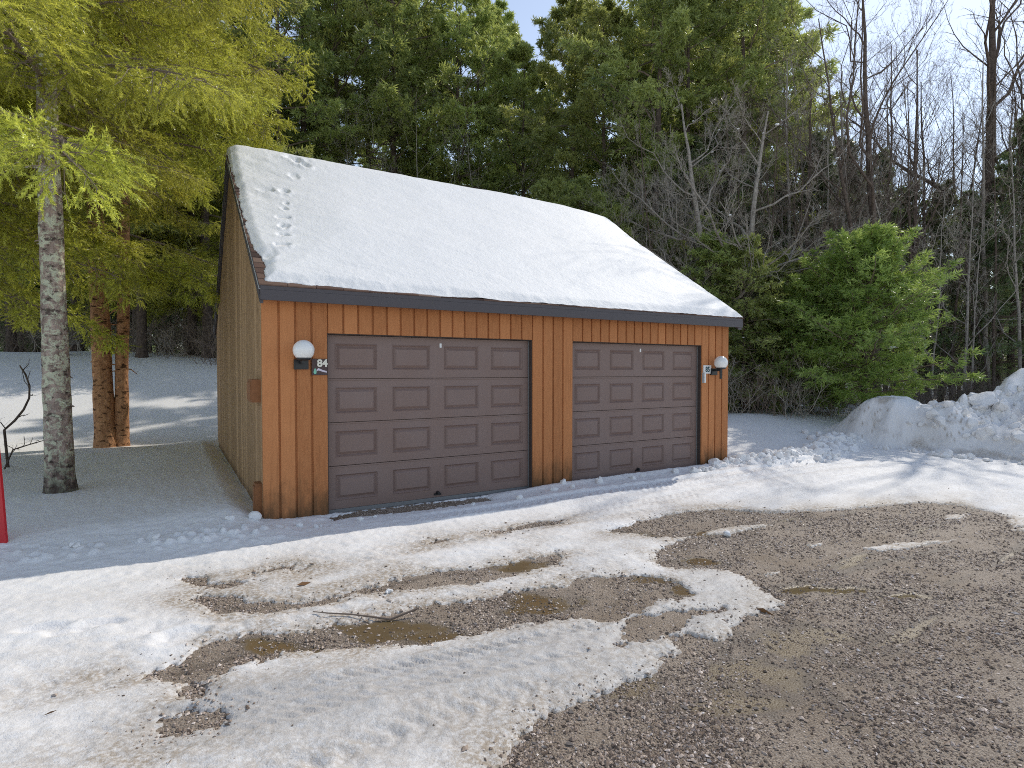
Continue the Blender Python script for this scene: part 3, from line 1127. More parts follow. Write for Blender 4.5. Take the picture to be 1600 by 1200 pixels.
# wall lamps
def wall_lamp(x, zg, stem, label):
    t = tag(empty('wall_lamp', (x, 0, zg)), label, 'lamp', 'globe lamps on the garage front')
    g = Geo()
    R = .115
    a = np.linspace(-.86, PI / 2, 18)
    prof = [(R * math.cos(v), R * math.sin(v)) for v in a]
    prof[-1] = (.0005, R)
    prof = [(.0005, prof[0][1])] + prof
    g.lathe(prof, (0, -.17, 0), 32)
    g.obj('globe', M['globe'], t, smooth=True)
    g = Geo()
    z0 = -R * math.sin(.86)
    g.lathe([(.0005, z0 - .028), (.05, z0 - .026), (.078, z0 - .012), (.080, z0 + .004), (.07, z0 + .006)], (0, -.17, 0), 24)
    g.obj('lamp_holder', M['black'], t, smooth=True)
    g = Geo()
    g.box(-.078, .078, -.034, -.001, z0 - .125, z0 - .012)
    g.box(-.066, .066, -.042, -.033, z0 - .113, z0 - .024)
    g.obj('wall_plate', M['black'], t)
    g = Geo()
    g.box(-.022, .022, -.17, -.04, z0 - .060, z0 - .022)
    g.obj('arm', M['black'], t)
    if stem:
        g = Geo()
        g.tube([(0, -.17, z0 - .02), (0, -.17, z0 - .19)], [.024, .022], 12)
        g.obj('stem', M['black'], t)


wall_lamp(.405, 1.925, False, 'white globe lamp on the garage wall left of the plaque reading 84')
wall_lamp(7.255, 1.835, True, 'white globe lamp on a black stem right of the small white 85 sign')


def text_mesh(body, size, bold, ext):
    cu = bpy.data.curves.new('lettering', 'FONT')
    cu.body = body
    cu.size = size
    cu.offset = bold
    cu.extrude = ext
    cu.align_x = 'CENTER'
    cu.align_y = 'CENTER'
    o = bpy.data.objects.new('lettering_tmp', cu)
    COL.objects.link(o)
    dg_ = bpy.context.evaluated_depsgraph_get()
    dg_.update()
    me = bpy.data.meshes.new_from_object(o.evaluated_get(dg_))
    bpy.data.objects.remove(o)
    return me


def number_sign(name, x0, x1, z0, z1, body, size, mb, mt, cx, cz, label, bold, sx=1.0):
    t = tag(empty(name, ((x0 + x1) / 2, 0, (z0 + z1) / 2)), label, 'sign')
    w, h = (x1 - x0) / 2, (z1 - z0) / 2
    g = Geo()
    g.box(-w, w, -.016, -.001, -h, h)
    g.box(-w + .004, w - .004, -.018, -.0155, -h + .004, h - .004)
    g.obj('plate', mb, t)
    me = text_mesh(body, size, bold, .002)
    me.materials.append(mt)
    o = bpy.data.objects.new('numerals', me)
    COL.objects.link(o)
    o.parent = t
    o.location = (cx, -.0215, cz)
    o.rotation_euler = (PI / 2, 0, 0)
    o.scale = (sx, 1, 1)
    return t


s84 = number_sign('number_sign', .522, .697, 1.648, 1.834, '84', .115, M['plaque'], M['cream'], .028, .040,
                  'dark square plaque reading 84 with a painted feather below', .0045)
g = Geo()       # painted green bud and pale stroke under the number
g.add([(-.070, -.0195, -.062), (-.058, -.0195, -.082), (-.040, -.0195, -.078), (-.036, -.0195, -.050), (-.052, -.0195, -.010), (-.062, -.0195, -.030)], [[0, 1, 2, 3, 4, 5]])
g.obj('painted_bud', M['mint'], s84)
g = Geo()
path = [(-.036, -.042), (-.018, -.026), (.008, -.034), (.034, -.046), (.078, -.056)]
wd_ = [.010, .013, .012, .010, .009]
V = []
for (a, b), q in zip(path, wd_):
    V += [(a, -.0195, b + q), (a, -.0195, b - q)]
g.add(V, [(2 * i, 2 * i + 1, 2 * i + 3, 2 * i + 2) for i in range(4)])
g.obj('painted_stroke', M['lilac'], s84)
number_sign('number_sign', 7.002, 7.196, 1.648, 1.792, '85', .125, M['white'], M['teal'], 0, -.004,
            'small white sign reading 85 between door opening and right lamp', .0028, .85)
kp = tag(empty('opener_keypad', (7.006, 0, 1.575)), 'small white keypad box below the 85 sign at the door edge', 'keypad')
g = Geo()
g.box(-.02, .02, -.036, -.001, -.088, .088)
g.obj('case', M['grey_plastic'], kp)
g = Geo()
g.box(-.018, .018, -.052, -.0365, -.082, .084)
g.obj('cover', M['white'], kp)

# ------------------------------------------------------------------ snow on the roof
def make_roof_snow():
    x = axis([(XL + .004, 1.5, .015), (1.5, XR - .004, .035)])
    y = axis([(EY + .004, .3, .009), (.3, B_ - EY - .004, .028)])
    X, Y = np.meshgrid(x, y)
    dl = X - (XL + .02 + .03 * fbm(Y * 2.5, Y * 0 + 3, 3, 4) + .03 * fbm(Y * 11, X * 2, 2, 8) + .09 * np.exp(-((Y - .1) / .45) ** 2))
    dr = (XR + .03) - X + .015 * fbm(Y * 6, X, 2, 14)
    de = Y - (EY - .005 + .07 * ss(2.2, 0, X) + .03 * fbm(X * 2.3, X * 0 + 1, 3, 9) + .022 * fbm(X * 9, Y * 7, 3, 10))
    db = (B_ - EY - .05) - Y
    e = np.minimum(np.minimum(dl, dr), np.minimum(de, db))
    prof = .36 * ss(-.03, .13, e) + .64 * ss(-.25, 1.5, e)
    T = .008 + (.155 + .02 * fbm(X * .8, Y * .8, 3, 20)) * prof
    T = T + .010 * fbm(X * 2 + Y * 1.2, Y * 4, 4, 23) + .0035 * fbm(X * 9 + Y * 5, Y * 22, 3, 25)
    yy = Y - RY
    rz = RZ - SL * np.sqrt(yy * yy + .05) + .13 * np.exp(-(yy / .7) ** 2)
    Z = rz + T * math.sqrt(1 + SL * SL)
    Z = Z + .10 * ss(1.6, .2, X) * ss(.9, .0, np.abs(yy))
    # prints of an animal, and patches where clumps fell from the tree
    def roof_hit(px, py):
        d = np.array([RGT[0] * (px - 800) / FPX + FWD[0], RGT[1] * (px - 800) / FPX + FWD[1], (HOR - py) / FPX])
        n = np.array([0, -SL, 1.0])
        p0 = np.array([0, RY, RZ + .22])
        t = ((p0 - CAM) @ n) / (d @ n)
        return CAM + d * t
    for px, py, r, dep in ((446, 291, .075, .035), (449, 309, .055, .04), (447, 316, .05, .04), (445, 328, .065, .05), (446, 341, .075, .07), (444, 353, .06, .045), (444, 368, .075, .07),
                           (459, 252, .11, .05), (470, 258, .12, .045), (480, 262, .09, .04), (462, 272, .09, .02), (420, 286, .10, .025), (425, 378, .10, .02), (535, 438, .09, .025)):
        c = roof_hit(px, py)
        q = np.hypot((X - c[0]) * (1 + .25 * math.sin(px * 7.1)), (Y - c[1]) * (1.1 + .3 * math.sin(py * 3.3))) + .035 * fbm(X * 16 + px, Y * 16, 3, 33)
        r *= 1.2
        dep *= 1.25
        Z = Z - dep * ss(r, r * .45, q) + .35 * dep * np.exp(-((q - r * 1.15) / (r * .3)) ** 2) * ss(c[1] + .06, c[1] - .1, Y)
    c = roof_hit(465, 255)
    q = np.exp(-(((X - c[0]) / .35) ** 2 + ((Y - c[1]) / .28) ** 2))
    w1_, c1_ = worley(X * 7, Y * 7, 8)
    Z = Z + q * .03 * (c1_ - .5) * ss(.7, .2, w1_)
    Z = Z + .018 * fbm(X * 5 + Y * 2, Y * 7, 3, 44) * ss(1.3, .2, X) * ss(.3, 2.2, Y)
    Z = np.where(e < 0, roof_z(Y) - .036, Z)
    o = grid_geo(X, Y, Z).obj('roof_snow', M['roof_snow'], smooth=True)
    tag(o, 'smooth thick snow blanket on the garage roof with a line of paw prints', 'snow')


make_roof_snow()

# ------------------------------------------------------------------ snow bank at the right
def make_bank():
    x = axis([(11.2, 14.2, .035), (14.2, 24, .10)])
    y = axis([(-9, -4.5, .10), (-4.5, 2.6, .035)])
    X, Y = np.meshgrid(x, y)
    xf = 12.15 + .35 * fbm(Y * .6 + 3, Y * 0, 3, 2) + .45 * ss(.2, 1.6, Y) - .15 * ss(-1.8, -3.5, Y)
    d = X - xf + .07 * fbm(X * 3, Y * 3, 3, 3)
    ridge = .98 + .16 * np.exp(-((Y + .05) / .5) ** 2) - .12 * np.exp(-((Y + .75) / .4) ** 2) + .05 * fbm(Y * 1.3, X * .6, 3, 5) - .34 * ss(-1.2, -1.8, Y) + .10 * ss(-2.5, -4, Y)
    face = ss(-.05, .7, d) ** .8
    ends = 1 - ss(.3, 1.5, Y)
    drop = 1 - .75 * ss(1.2, 2.6, d) * ss(-1.3, -.5, Y)
    hump = .42 * ss(.9, 2.1, d) * ss(-1.0, -1.7, Y) + .62 * ss(2.2, 3.6, d) * ss(-.6, -1.6, Y)
    top = ridge * ends * drop + hump
    h = face * top
    w1, c1 = worley(X * 2.6, Y * 2.6, 11)
    w2, c2 = worley(X * 6.5 + 3, Y * 6.5, 12)
    w3, c3 = worley(X * 15, Y * 15, 13)
    chunky = ss(.55, 1.1, d) * ss(-.6, -1.5, Y) * (1 - ss(2.3, 3.2, d)) + .15 * ss(0, .5, d)
    h = h + chunky * (.26 * (c1 - .35) * ss(.65, .25, w1) + .16 * c2 * ss(.6, .2, w2) + .05 * c3 * ss(.6, .2, w3))
    h = h + ss(.0, .3, d) * (.02 * fbm(X * 4, Y * 4, 4, 15) + .012 * fbm(X * 14, Y * 14, 3, 16))
    h = h - .06 * np.exp(-((d - .12) / .08) ** 2) * ss(-1.9, -1.2, Y) * ss(-.4, -.9, Y)
    base = terrain(X, Y) + .06
    Z = np.where(d > -.02, base * (1 - .8 * face * ends) - .02 + h, base - .15)
    Z = np.where((X < 11.25) | (Y > 2.5), base - .3, Z)
    wv = fbm(X * 3 + 7, Y * 3 + Z * 4, 3, 65)
    spot = (worley(Y * 13 + wv * 3.2 + X, (Z + X) * 15 + wv * 4, 61)[0] < .17 + .2 * wv) * (fbm(Y * 2.6, Z * 5, 3, 62) > .16) * (d < 1.0) + .5 * ss(.15, .5, fbm(Y * 2.2, Z * 9, 4, 63)) * (d < .8)
    dirt_b = np.clip(spot * 1.3 + .18 * ss(.1, .6, fbm(X * 2, Y * 2, 4, 64)), 0, 1)
    g = grid_geo(X, Y, Z)
    r = np.random.default_rng(77)
    for k in range(150):
        yy = r.uniform(-5.0, -.6)
        xx = 12.15 + r.uniform(.35, 2.6)
        i = min(np.searchsorted(y, yy), len(y) - 1)
        j = min(np.searchsorted(x, xx), len(x) - 1)
        rr = float(np.clip(np.exp(r.normal(math.log(.10), .5)), .04, .30))
        lump(g, (xx, yy, Z[i, j] + rr * .2), rr, r, r.uniform(.6, .95), 2)
    for k in range(70):
        yy = r.uniform(-5, 1.2)
        xx = 12.0 + r.uniform(-.35, .25)
        i = min(np.searchsorted(y, yy), len(y) - 1)
        j = min(np.searchsorted(x, xx), len(x) - 1)
        rr = float(np.clip(np.exp(r.normal(math.log(.05), .5)), .02, .14))
        lump(g, (xx, yy, max(Z[i, j], surf(xx, yy)) + rr * .3), rr, r, r.uniform(.6, .95), 1)
    db = np.zeros(g.n)
    db[:dirt_b.size] = dirt_b.ravel()
    db[dirt_b.size:] = .10
    o = g.obj('snow_bank', M['ground_snow'], smooth=True, sharp=.45, attrs={'dirt': db, 'ice': np.zeros(g.n)})
    tag(o, 'tall lumpy ploughed snow bank at the right edge of the yard', 'snow bank')


make_bank()

def make_ridge():
    r = np.random.default_rng(91)
    g = Geo()
    for k in range(420):
        x = r.uniform(7.0, 12.3)
        yc = -.13 + .10 * float(ss(6.8, 7.6, x)) - .28 * float(ss(7.4, 8.6, x)) + .75 * float(ss(9.6, 12.2, x))
        y = yc + r.normal(-.06, .10 + .12 * float(ss(7.2, 9, x)))
        if x < 7.75 and y > -.08:
            y = -.08 - .1 * r.random()
        rr = float(np.clip(np.exp(r.normal(math.log(.038 + .014 * float(ss(7.5, 9.5, x))), .5)), .012, .13))
        lump(g, (x, y, surf(x, y) + rr * .15), rr, r, r.uniform(.6, .95), 2 if rr > .06 else 1)
    tag(g.obj('snow_ridge', M['snow'], smooth=True, sharp=.5), 'crumbly low ridge of ploughed snow running from garage corner to snow bank', 'snow ridge', None, 'stuff')


make_ridge()

# loose chunks of snow
CH = [(400, 817, .075, 'large white snow chunk at the left front corner of the garage'),
      (466, 820, .045, None), (492, 822, .035, None), (562, 812, .04, None), (585, 806, .028, None), (740, 786, .032, None), (812, 779, .05, None),
      (868, 767, .05, None), (880, 760, .06, None), (895, 764, .045, None), (937, 756, .075, None), (990, 750, .05, None), (1005, 747, .04, None), (1056, 741, .07, None), (1085, 741, .085, None), (1098, 738, .09, None),
      (1112, 736, .07, None), (1122, 733, .07, None), (1152, 727, .08, None), (1175, 722, .09, None), (1205, 718, .09, None), (1238, 713, .10, None),
      (1262, 708, .10, None), (1290, 704, .11, None), (1315, 699, .12, None), (1318, 688, .10, None), (1480, 716, .14, None), (1505, 718, .10, None), (1460, 714, .09, None),
      (358, 826, .05, None), (240, 852, .05, None), (115, 868, .045, None),
      (1138, 832, .055, 'round snow ball lying alone on the bare gravel'),
      (606, 921, .03, 'small lump of snow on the gravel rut beside the fallen stick')]
rc = np.random.default_rng(31)
for px, py, r, lab in CH:
    z = .05
    x, y = ground_px([(px, py)], z)[0]
    if -.02 < x < W_ + .02 and y > -.06 - r * .8:
        y = -.06 - r * .8
    if -.02 - r < x < 0.02 and y > -.1:
        x = -.06 - r * .5
    g = Geo()
    for q in range(3):
        o_ = rc.normal(0, .55 * r, 3) if q else np.zeros(3)
        lump(g, (o_[0], o_[1], r * .35 + abs(o_[2]) * .3), r * (1, .6, .5)[q], rc, rc.uniform(.7, .95), 2)
    o = g.obj('snow_chunk', M['snow'], smooth=True, sharp=.5)
    o.location = (x, y, surf(x, y) - r * .12)
    if lab:
        tag(o, lab, 'snow chunk')
    elif px < 400:
        tag(o, 'small broken snow chunk on the shaded snow left of the garage', 'snow chunk', 'snow chunks left of the garage')
    elif px < 1130:
        tag(o, 'broken snow chunk lying along the foot of the garage front', 'snow chunk', 'snow chunks along the garage doors')
    else:
        tag(o, 'crumbled snow chunk on the ploughed ridge right of the garage', 'snow chunk', 'snow chunks along the ploughed ridge')


# ------------------------------------------------------------------ trees
def curve_paths(S, Dv, L, m, bend, wig, rg):
    """batch of curved paths: start, direction, length, bend vector (added * t^2 * L)"""
    n = len(S)
    t = np.linspace(0, 1, m)[None, :, None]
    P = S[:, None] + Dv[:, None] * L[:, None, None] * t + bend[:, None] * L[:, None, None] * t * t
    k = np.cumsum(rg.normal(size=(n, m, 3)), 1) * (wig * L / m)[:, None, None]
    k[:, 0] = 0
    return P + k


def along(P, t):
    """points and tangents on paths P (n,m,3) at t (n,k)"""
    n, m, _ = P.shape
    f = np.clip(t, 0, .9999) * (m - 1)
    i = f.astype(int)
    u = (f - i)[..., None]
    r = np.arange(n)[:, None]
    a, b = P[r, i], P[r, i + 1]
    return a * (1 - u) + b * u, nrm(b - a)


def kids(P, R, k, t0, t1, ang, frac, rg, up=0.0, taper=.6, flat=0.0):
    """child starts, directions, lengths and radii for every path"""
    n = len(P)
    t = t0 + (t1 - t0) * (np.arange(k)[None] + rg.random((n, k))) / k
    p, tan = along(P, t)
    L0 = np.linalg.norm(P[:, -1] - P[:, 0], axis=-1)[:, None]
    rnd = rg.normal(size=(n, k, 3))
    rnd[..., 2] *= (1 - flat)
    perp = nrm(rnd - tan * np.sum(rnd * tan, -1, keepdims=True))
    a = np.radians(rg.uniform(*ang, (n, k)))[..., None]
    d = nrm(tan * np.cos(a) + perp * np.sin(a) + np.array([0, 0, up]))
    L = L0 * rg.uniform(*frac, (n, k)) * (1 - taper * (t - t0) / (t1 - t0 + 1e-6))
    ri = np.take_along_axis(R, np.clip((t * (R.shape[1] - 1)).astype(int), 0, R.shape[1] - 1), 1)
    return p.reshape(-1, 3), d.reshape(-1, 3), L.ravel(), ri.ravel()


def bare_tree_geo(stems, radii, rg, limbs=9, lv=(7, 7, 5), t0=.28, up=.35, fr=(.28, .5), ang=(30, 60)):
    g = Geo()
    P, R = np.asarray(stems), np.asarray(radii)
    V, F = tubes(P, R, 10)
    g.add(V, F, 0)
    for lev, k in enumerate((limbs,) + tuple(lv)):
        s, d, L, r = kids(P, R, k, t0 if lev == 0 else .2, .98, ang if lev == 0 else (25, 65), fr if lev == 0 else (.25, .55), rg, up * (1 if lev < 2 else .6))
        m = (8, 6, 5, 4)[min(lev, 3)]
        r = np.maximum(r * (.42, .5, .5, .5)[min(lev, 3)], .0032)
        P = curve_paths(s, d, L, m, np.array([0, 0, 1.]) * rg.uniform(-.12, .3, (len(s), 1)), (.24, .3, .35, .4)[min(lev, 3)], rg)
        R = r[:, None] * np.linspace(1, .22, m)[None]
        V, F = tubes(P, R, (7, 5, 4, 3)[min(lev, 3)])
        g.add(V, F, 0 if lev < 2 else 1)
    return g


def stem_path(h, lean, rg, m=14, wig=.03, base=(0, 0)):
    t = np.linspace(0, 1, m)
    P = np.stack([base[0] + lean[0] * t, base[1] + lean[1] * t, -.25 + (h + .25) * t], -1)
    k = np.cumsum(rg.normal(size=(m, 3)), 0) * wig * h / m
    k[:, 2] = 0
    k[0] = 0
    return P + k


def trunk_geo(P, r0, r1, rg, sides=20, rough=.06, flare=.35, res=None):
    """tapered trunk with bark swell and a root flare, resampled to many rings"""
    m = res or 60
    t = np.linspace(0, 1, m)
    Q = np.stack([np.interp(t, np.linspace(0, 1, len(P)), P[:, k]) for k in range(3)], -1)
    z = Q[:, 2]
    R = r0 + (r1 - r0) * t + r0 * flare * np.exp(-np.maximum(z, 0) / .22)
    R = R * (1 + rough * .8 * (vnoise(z * 2.2, z * 0 + rg.uniform(0, 50), 3) - .5))
    a = np.linspace(0, 2 * PI, sides, endpoint=False)
    A, Zg = np.meshgrid(a, z)
    s0 = rg.uniform(0, 90)
    dr = rough * (fbm(np.cos(A) * 2.5 + s0, np.sin(A) * 2.5 + Zg * 5, 4, 9) * .9)
    RR = R[:, None] * (1 + dr)
    V = np.stack([Q[:, 0, None] + RR * np.cos(A), Q[:, 1, None] + RR * np.sin(A), Zg], -1)
    i = np.arange(m - 1)[:, None] * sides
    j = np.arange(sides)[None]
    j2 = (j + 1) % sides
    F = np.stack([i + j, i + j2, i + sides + j2, i + sides + j], -1).reshape(-1, 4)
    g = Geo()
    g.add(V.reshape(-1, 3), F)
    return g


def crown_geo(rg, H, h0, Lmax, nb, shape, elev, droop, side_k, tufts_k, tuft_n, tl, tw, spread, dead=0, bare=.25, sag=0.0, tint_sh=0.0, lower=None):
    """needle crown: boughs, side twigs, tufts of needles; returns Geo with wood in slot 0 and needles in slot 1"""
    g = Geo()
    u = (np.arange(nb) + rg.random(nb)) / nb
    u = u ** .85
    z = h0 + (H - h0 - .2) * u
    az = np.arange(nb) * 2.399 + rg.normal(0, .5, nb)
    L = Lmax * shape(u) * rg.uniform(.6, 1.15, nb)
    e = np.radians(elev[0] + (elev[1] - elev[0]) * u + rg.normal(0, 7, nb))
    Dv = np.stack([np.cos(az) * np.cos(e), np.sin(az) * np.cos(e), np.sin(e)], -1)
    S = np.stack([np.zeros(nb), np.zeros(nb), z], -1)
    bend = np.zeros((nb, 3))
    bend[:, 2] = -droop * rg.uniform(.5, 1.3, nb)
    P = curve_paths(S, Dv, L, 8, bend, .12, rg)
    rad = np.maximum(.006, .011 * L)
    V, F = tubes(P, rad[:, None] * np.linspace(1, .25, 8)[None], 4)
    g.add(V, F, 0)
    # side twigs, mostly level
    n = nb
    k = side_k
    t = bare + (1 - bare) * (np.arange(k)[None] + rg.random((n, k))) / k
    p, tan = along(P, t)
    up = np.array([0, 0, 1.0])
    side = nrm(np.cross(tan, up)) * np.where(np.arange(k) % 2, 1., -1.)[None, :, None]
    a = np.radians(rg.uniform(35, 70, (n, k)))[..., None]
    d = nrm(tan * np.cos(a) + side * np.sin(a) + rg.normal(0, .18, (n, k, 3)) + np.array([0, 0, -sag]))
    l2 = (L[:, None] * .42 * (1.12 - t) * rg.uniform(.6, 1.2, (n, k)) + .10)
    p, d, l2 = p.reshape(-1, 3), d.reshape(-1, 3), l2.ravel()
    bz = np.zeros((len(p), 3))
    bz[:, 2] = rg.uniform(-.35, .1, len(p)) - sag * .4
    P2 = curve_paths(p, d, l2, 4, bz, .15, rg)
    V, F = tubes(P2, np.full((len(P2), 1), .0045) * np.linspace(1, .4, 4)[None], 3)
    g.add(V, F, 0)
    btint = np.repeat(rg.random(nb), k)
    # tufts
    q = tufts_k
    t3 = (np.arange(q)[None] + rg.random((len(P2), q))) / q
    p3, tan3 = along(P2, .12 + .88 * t3)
    d3 = nrm(tan3 + rg.normal(0, spread, p3.shape) + np.array([0, 0, .05 - sag * .5]))
    p3 += rg.normal(0, tl * .25, p3.shape)
    # blades per tuft
    bp = np.repeat(p3.reshape(-1, 3), tuft_n, 0)
    bd = nrm(np.repeat(d3.reshape(-1, 3), tuft_n, 0) + rg.normal(0, .62, (len(bp), 3)))
    nbv = len(bp)
    V, F = blades(bp, bd, tl * rg.uniform(.6, 1.25, nbv), tw * rg.uniform(.7, 1.3, nbv), rg)
    tt = np.repeat(np.repeat(btint, q), tuft_n)
    tt = np.clip(-.12 + .45 * tt + .45 * np.repeat(rg.random(nbv // tuft_n), tuft_n) + .4 * rg.random(nbv) + tint_sh, 0, 1)
    g.add(V, F, 1, np.repeat(tt, 4))
    if dead:
        az = rg.uniform(0, 2 * PI, dead)
        zz = rg.uniform(1.0, h0 + 1.5, dead)
        e = np.radians(rg.uniform(-25, 15, dead))
        Dv = np.stack([np.cos(az) * np.cos(e), np.sin(az) * np.cos(e), np.sin(e)], -1)
        Pd = curve_paths(np.stack([zz * 0, zz * 0, zz], -1), Dv, rg.uniform(.5, 1.9, dead), 6, np.zeros((dead, 3)), .3, rg)
        Rd = np.full((dead, 1), .011) * np.linspace(1, .3, 6)[None]
        V, F = tubes(Pd, Rd, 4)
        g.add(V, F, 0)
        s, dd_, l_, r_ = kids(Pd, Rd, 6, .2, 1, (30, 70), (.2, .5), rg)
        Pk = curve_paths(s, dd_, l_, 4, np.zeros((len(s), 3)), .3, rg)
        V, F = tubes(Pk, np.full((len(s), 1), .005) * np.linspace(1, .4, 4)[None], 3)
        g.add(V, F, 0)
    return g


def snow_caps(rg, n, rmax, zr, sz):
    g = Geo()
    for k in range(n):
        a = rg.uniform(0, 2 * PI)
        z = rg.uniform(*zr)
        r = rmax(z) * rg.uniform(.35, .95)
        s = sz * math.exp(rg.normal(0, .45))
        lump(g, (r * math.cos(a), r * math.sin(a), z), s, rg, .35, 1)
    return g


def shell_shape(u):
    return np.sin(np.clip(.16 + .84 * (1 - u), 0, 1) * PI * .62) * np.where(u > .85, .35 + (1 - u) / .15 * .65, 1)


def cone_shape(u):
    return ((1 - u) ** .75 * .95 + .07) * (.78 + .45 * vnoise(u * 9, u * 0 + 3.3, 2))


def bush_shape(u):
    return np.clip(np.sqrt(np.clip(1 - u ** 1.9, 0, 1)), .12, 1) * np.clip(.6 + u * 2, 0, 1)


PROTO = {}


def proto(kind, var, fn):
    PROTO.setdefault(kind, []).append(fn)


def tree_thing(name, loc, rz, sc, trunk_me, crown_me, label, cat, group, extra=None):
    t = tag(empty(name, loc, rz), label, cat, group)
    t.scale = (sc[0], sc[0], sc[1])
    for nm, me in (('trunk', trunk_me), ('crown', crown_me)) + tuple(extra or ()):
        if me is None:
            continue
        o = bpy.data.objects.new(nm, me)
        COL.objects.link(o)
        o.parent = t
    return t


def to_mesh(geo, name, mats, smooth=False):
    o = geo.obj(name, mats, smooth=smooth)
    me = o.data
    bpy.data.objects.remove(o)
    return me


rt = np.random.default_rng(101)
# tall pines
tall = []
for v in range(4):
    H = 18.5
    P = stem_path(H, rt.normal(0, .25, 2), rt, 14, .01)
    tr = to_mesh(trunk_geo(P * np.array([1, 1, 1]), .20, .02, rt, 12, .05, .3), 'trunk', [M['bark_dark']], True)
    cg = crown_geo(rt, H, 2.8 + .6 * v, 4.0, 52, shell_shape, (-6, 38), .06, 18, 9, 6, .22, .042, .38, dead=26, bare=.28)
    tall.append((tr, to_mesh(cg, 'crown', [M['twig'], M['leaf_pine']])))
# dark spruces
dark = []
for v in range(3):
    H = 12
    P = stem_path(H, (0, 0), rt, 10, .006)
    tr = to_mesh(trunk_geo(P, .14, .015, rt, 10, .05, .3), 'trunk', [M['bark_dark']], True)
    cg = crown_geo(rt, H, 1.0, 3.1, 62, cone_shape, (-18, 32), .05, 12, 7, 5, .20, .04, .5, dead=10, bare=.2, sag=.15)
    sc_ = to_mesh(snow_caps(rt, 16, lambda z: 2.2 * (1 - z / 12.5), (1.2, 10), .085), 'snow_clumps', [M['snow']], True)
    dark.append((tr, to_mesh(cg, 'crown', [M['twig'], M['leaf_dark']]), sc_))
# hemlocks, feathery to the ground
hem = []
for v in range(3):
    H = 6.6
    P = stem_path(H, rt.normal(0, .2, 2), rt, 10, .01)
    tr = to_mesh(trunk_geo(P, .075, .01, rt, 9, .04, .25), 'trunk', [M['bark_brown']], True)
    cg = crown_geo(rt, H, .5, 1.9, 76, bush_shape, (-5, 50), .20, 12, 6, 5, .15, .032, .42, dead=6, bare=.15, sag=.12)
    sc_ = to_mesh(snow_caps(rt, 14, lambda z: 1.7 * (1 - z / 7), (.5, 5), .055), 'snow_clumps', [M['snow']], True)
    hem.append((tr, to_mesh(cg, 'crown', [M['twig'], M['leaf_hemlock']]), sc_))
# young white pine
P = stem_path(5.6, (.1, 0), rt, 10, .01)
yt = to_mesh(trunk_geo(P, .085, .012, rt, 10, .05, .3), 'trunk', [M['bark_brown']], True)
yc_ = crown_geo(rt, 5.6, .45, 2.5, 112, bush_shape, (0, 65), -.10, 13, 7, 7, .16, .024, .40, dead=8, bare=.22)
ym = to_mesh(yc_, 'crown', [M['twig'], M['leaf_young']])
ysn = to_mesh(snow_caps(rt, 16, lambda z: 2.0 * (1 - z / 6.5), (.4, 4.5), .05), 'snow_clumps', [M['snow']], True)


def gz_at(x, y):
    return float(bil(snow_z, np.array([x]), np.array([y]))[0]) - .02


def put(kind, px, depth, sc, label, cat, group, name, jit=0):
    x, y = at(px, depth)
    z = gz_at(x, y)
    if kind == 'tall':
        a = tall[int(rt.integers(4))]
        ex = None
    elif kind == 'dark':
        q = dark[int(rt.integers(3))]
        a, ex = q[:2], (('snow_clumps', q[2]),)
    else:
        q = hem[int(rt.integers(3))]
        a, ex = q[:2], (('snow_clumps', q[2]),)
    s = sc * rt.uniform(.95, 1.05)
    return tree_thing(name, (x, y, z), rt.uniform(0, 2 * PI), (s * rt.uniform(.92, 1.08), s), a[0], a[1], label, cat, group, ex)


G_TALL = 'tall pines behind the garage roof'
L_TALL = 'tall dark pine in the forest rising behind the garage roof'
for px, d in ((440, 25), (478, 28.5), (528, 28.5), (575, 30), (620, 29.5), (668, 32), (722, 31.5), (752, 34), (815, 30.5), (885, 27), (945, 26),
              (500, 34), (640, 37), (780, 38), (865, 35), (985, 31), (1015, 24), (1070, 25), (1120, 27), (1165, 25), (1215, 28), (1100, 33),
              (605, 41), (792, 41), (902, 37), (982, 37), (1022, 38), (1060, 37), (1100, 39), (1142, 37), (1180, 39), (1212, 37), (1040, 30), (1130, 30.5)):
    put('tall', px, d, (rt.uniform(1.3, 1.42) if d > 35.5 else rt.uniform(1.12, 1.28)) if px < 790 or d > 35.5 else (.97 if px < 960 else rt.uniform(.95, 1.1)), L_TALL, 'pine tree', G_TALL, 'pine_tree')
G_L = 'dark trees behind the left snow slope'
for px, d in ((20, 23), (75, 27), (120, 24), (180, 28), (215, 23.5), (262, 26), (326, 20.5), (378, 29), (420, 30), (-40, 27), (-110, 24), (-180, 28), (45, 34), (150, 35), (250, 34), (350, 33), (430, 35), (-60, 36), (-260, 26), (-360, 30)):
    put('tall', px, d, rt.uniform(.85, 1.0), 'dark pine in the woods beyond the left snow slope', 'pine tree', G_L, 'pine_tree')
for px, d, s in ((35, 25, .55), (95, 29, .7), (150, 26.5, .5), (235, 27.5, .6), (290, 25, .55), (350, 28, .6), (405, 27, .65), (-20, 25.5, .6), (-100, 29, .7), (60, 31, .7), (190, 32, .8), (310, 31, .7), (120, 36, .8), (20, 38, .8), (270, 38, .8), (380, 38, .8), (-180, 32, .8)):
    put('dark', px, d, s, 'low dark spruce in the shaded woods beyond the left snow slope', 'spruce tree', 'low spruces beyond the left snow slope', 'spruce_tree')
for px, d, s in ((860, 19, 1.15), (905, 20.5, 1.25), (950, 19, 1.0), (1000, 19.5, .95), (1050, 18.8, .85)):
    put('hem', px, d, s, 'feathery green hemlock just behind the right half of the roof', 'hemlock tree', 'hemlocks behind the garage roof', 'hemlock_tree')
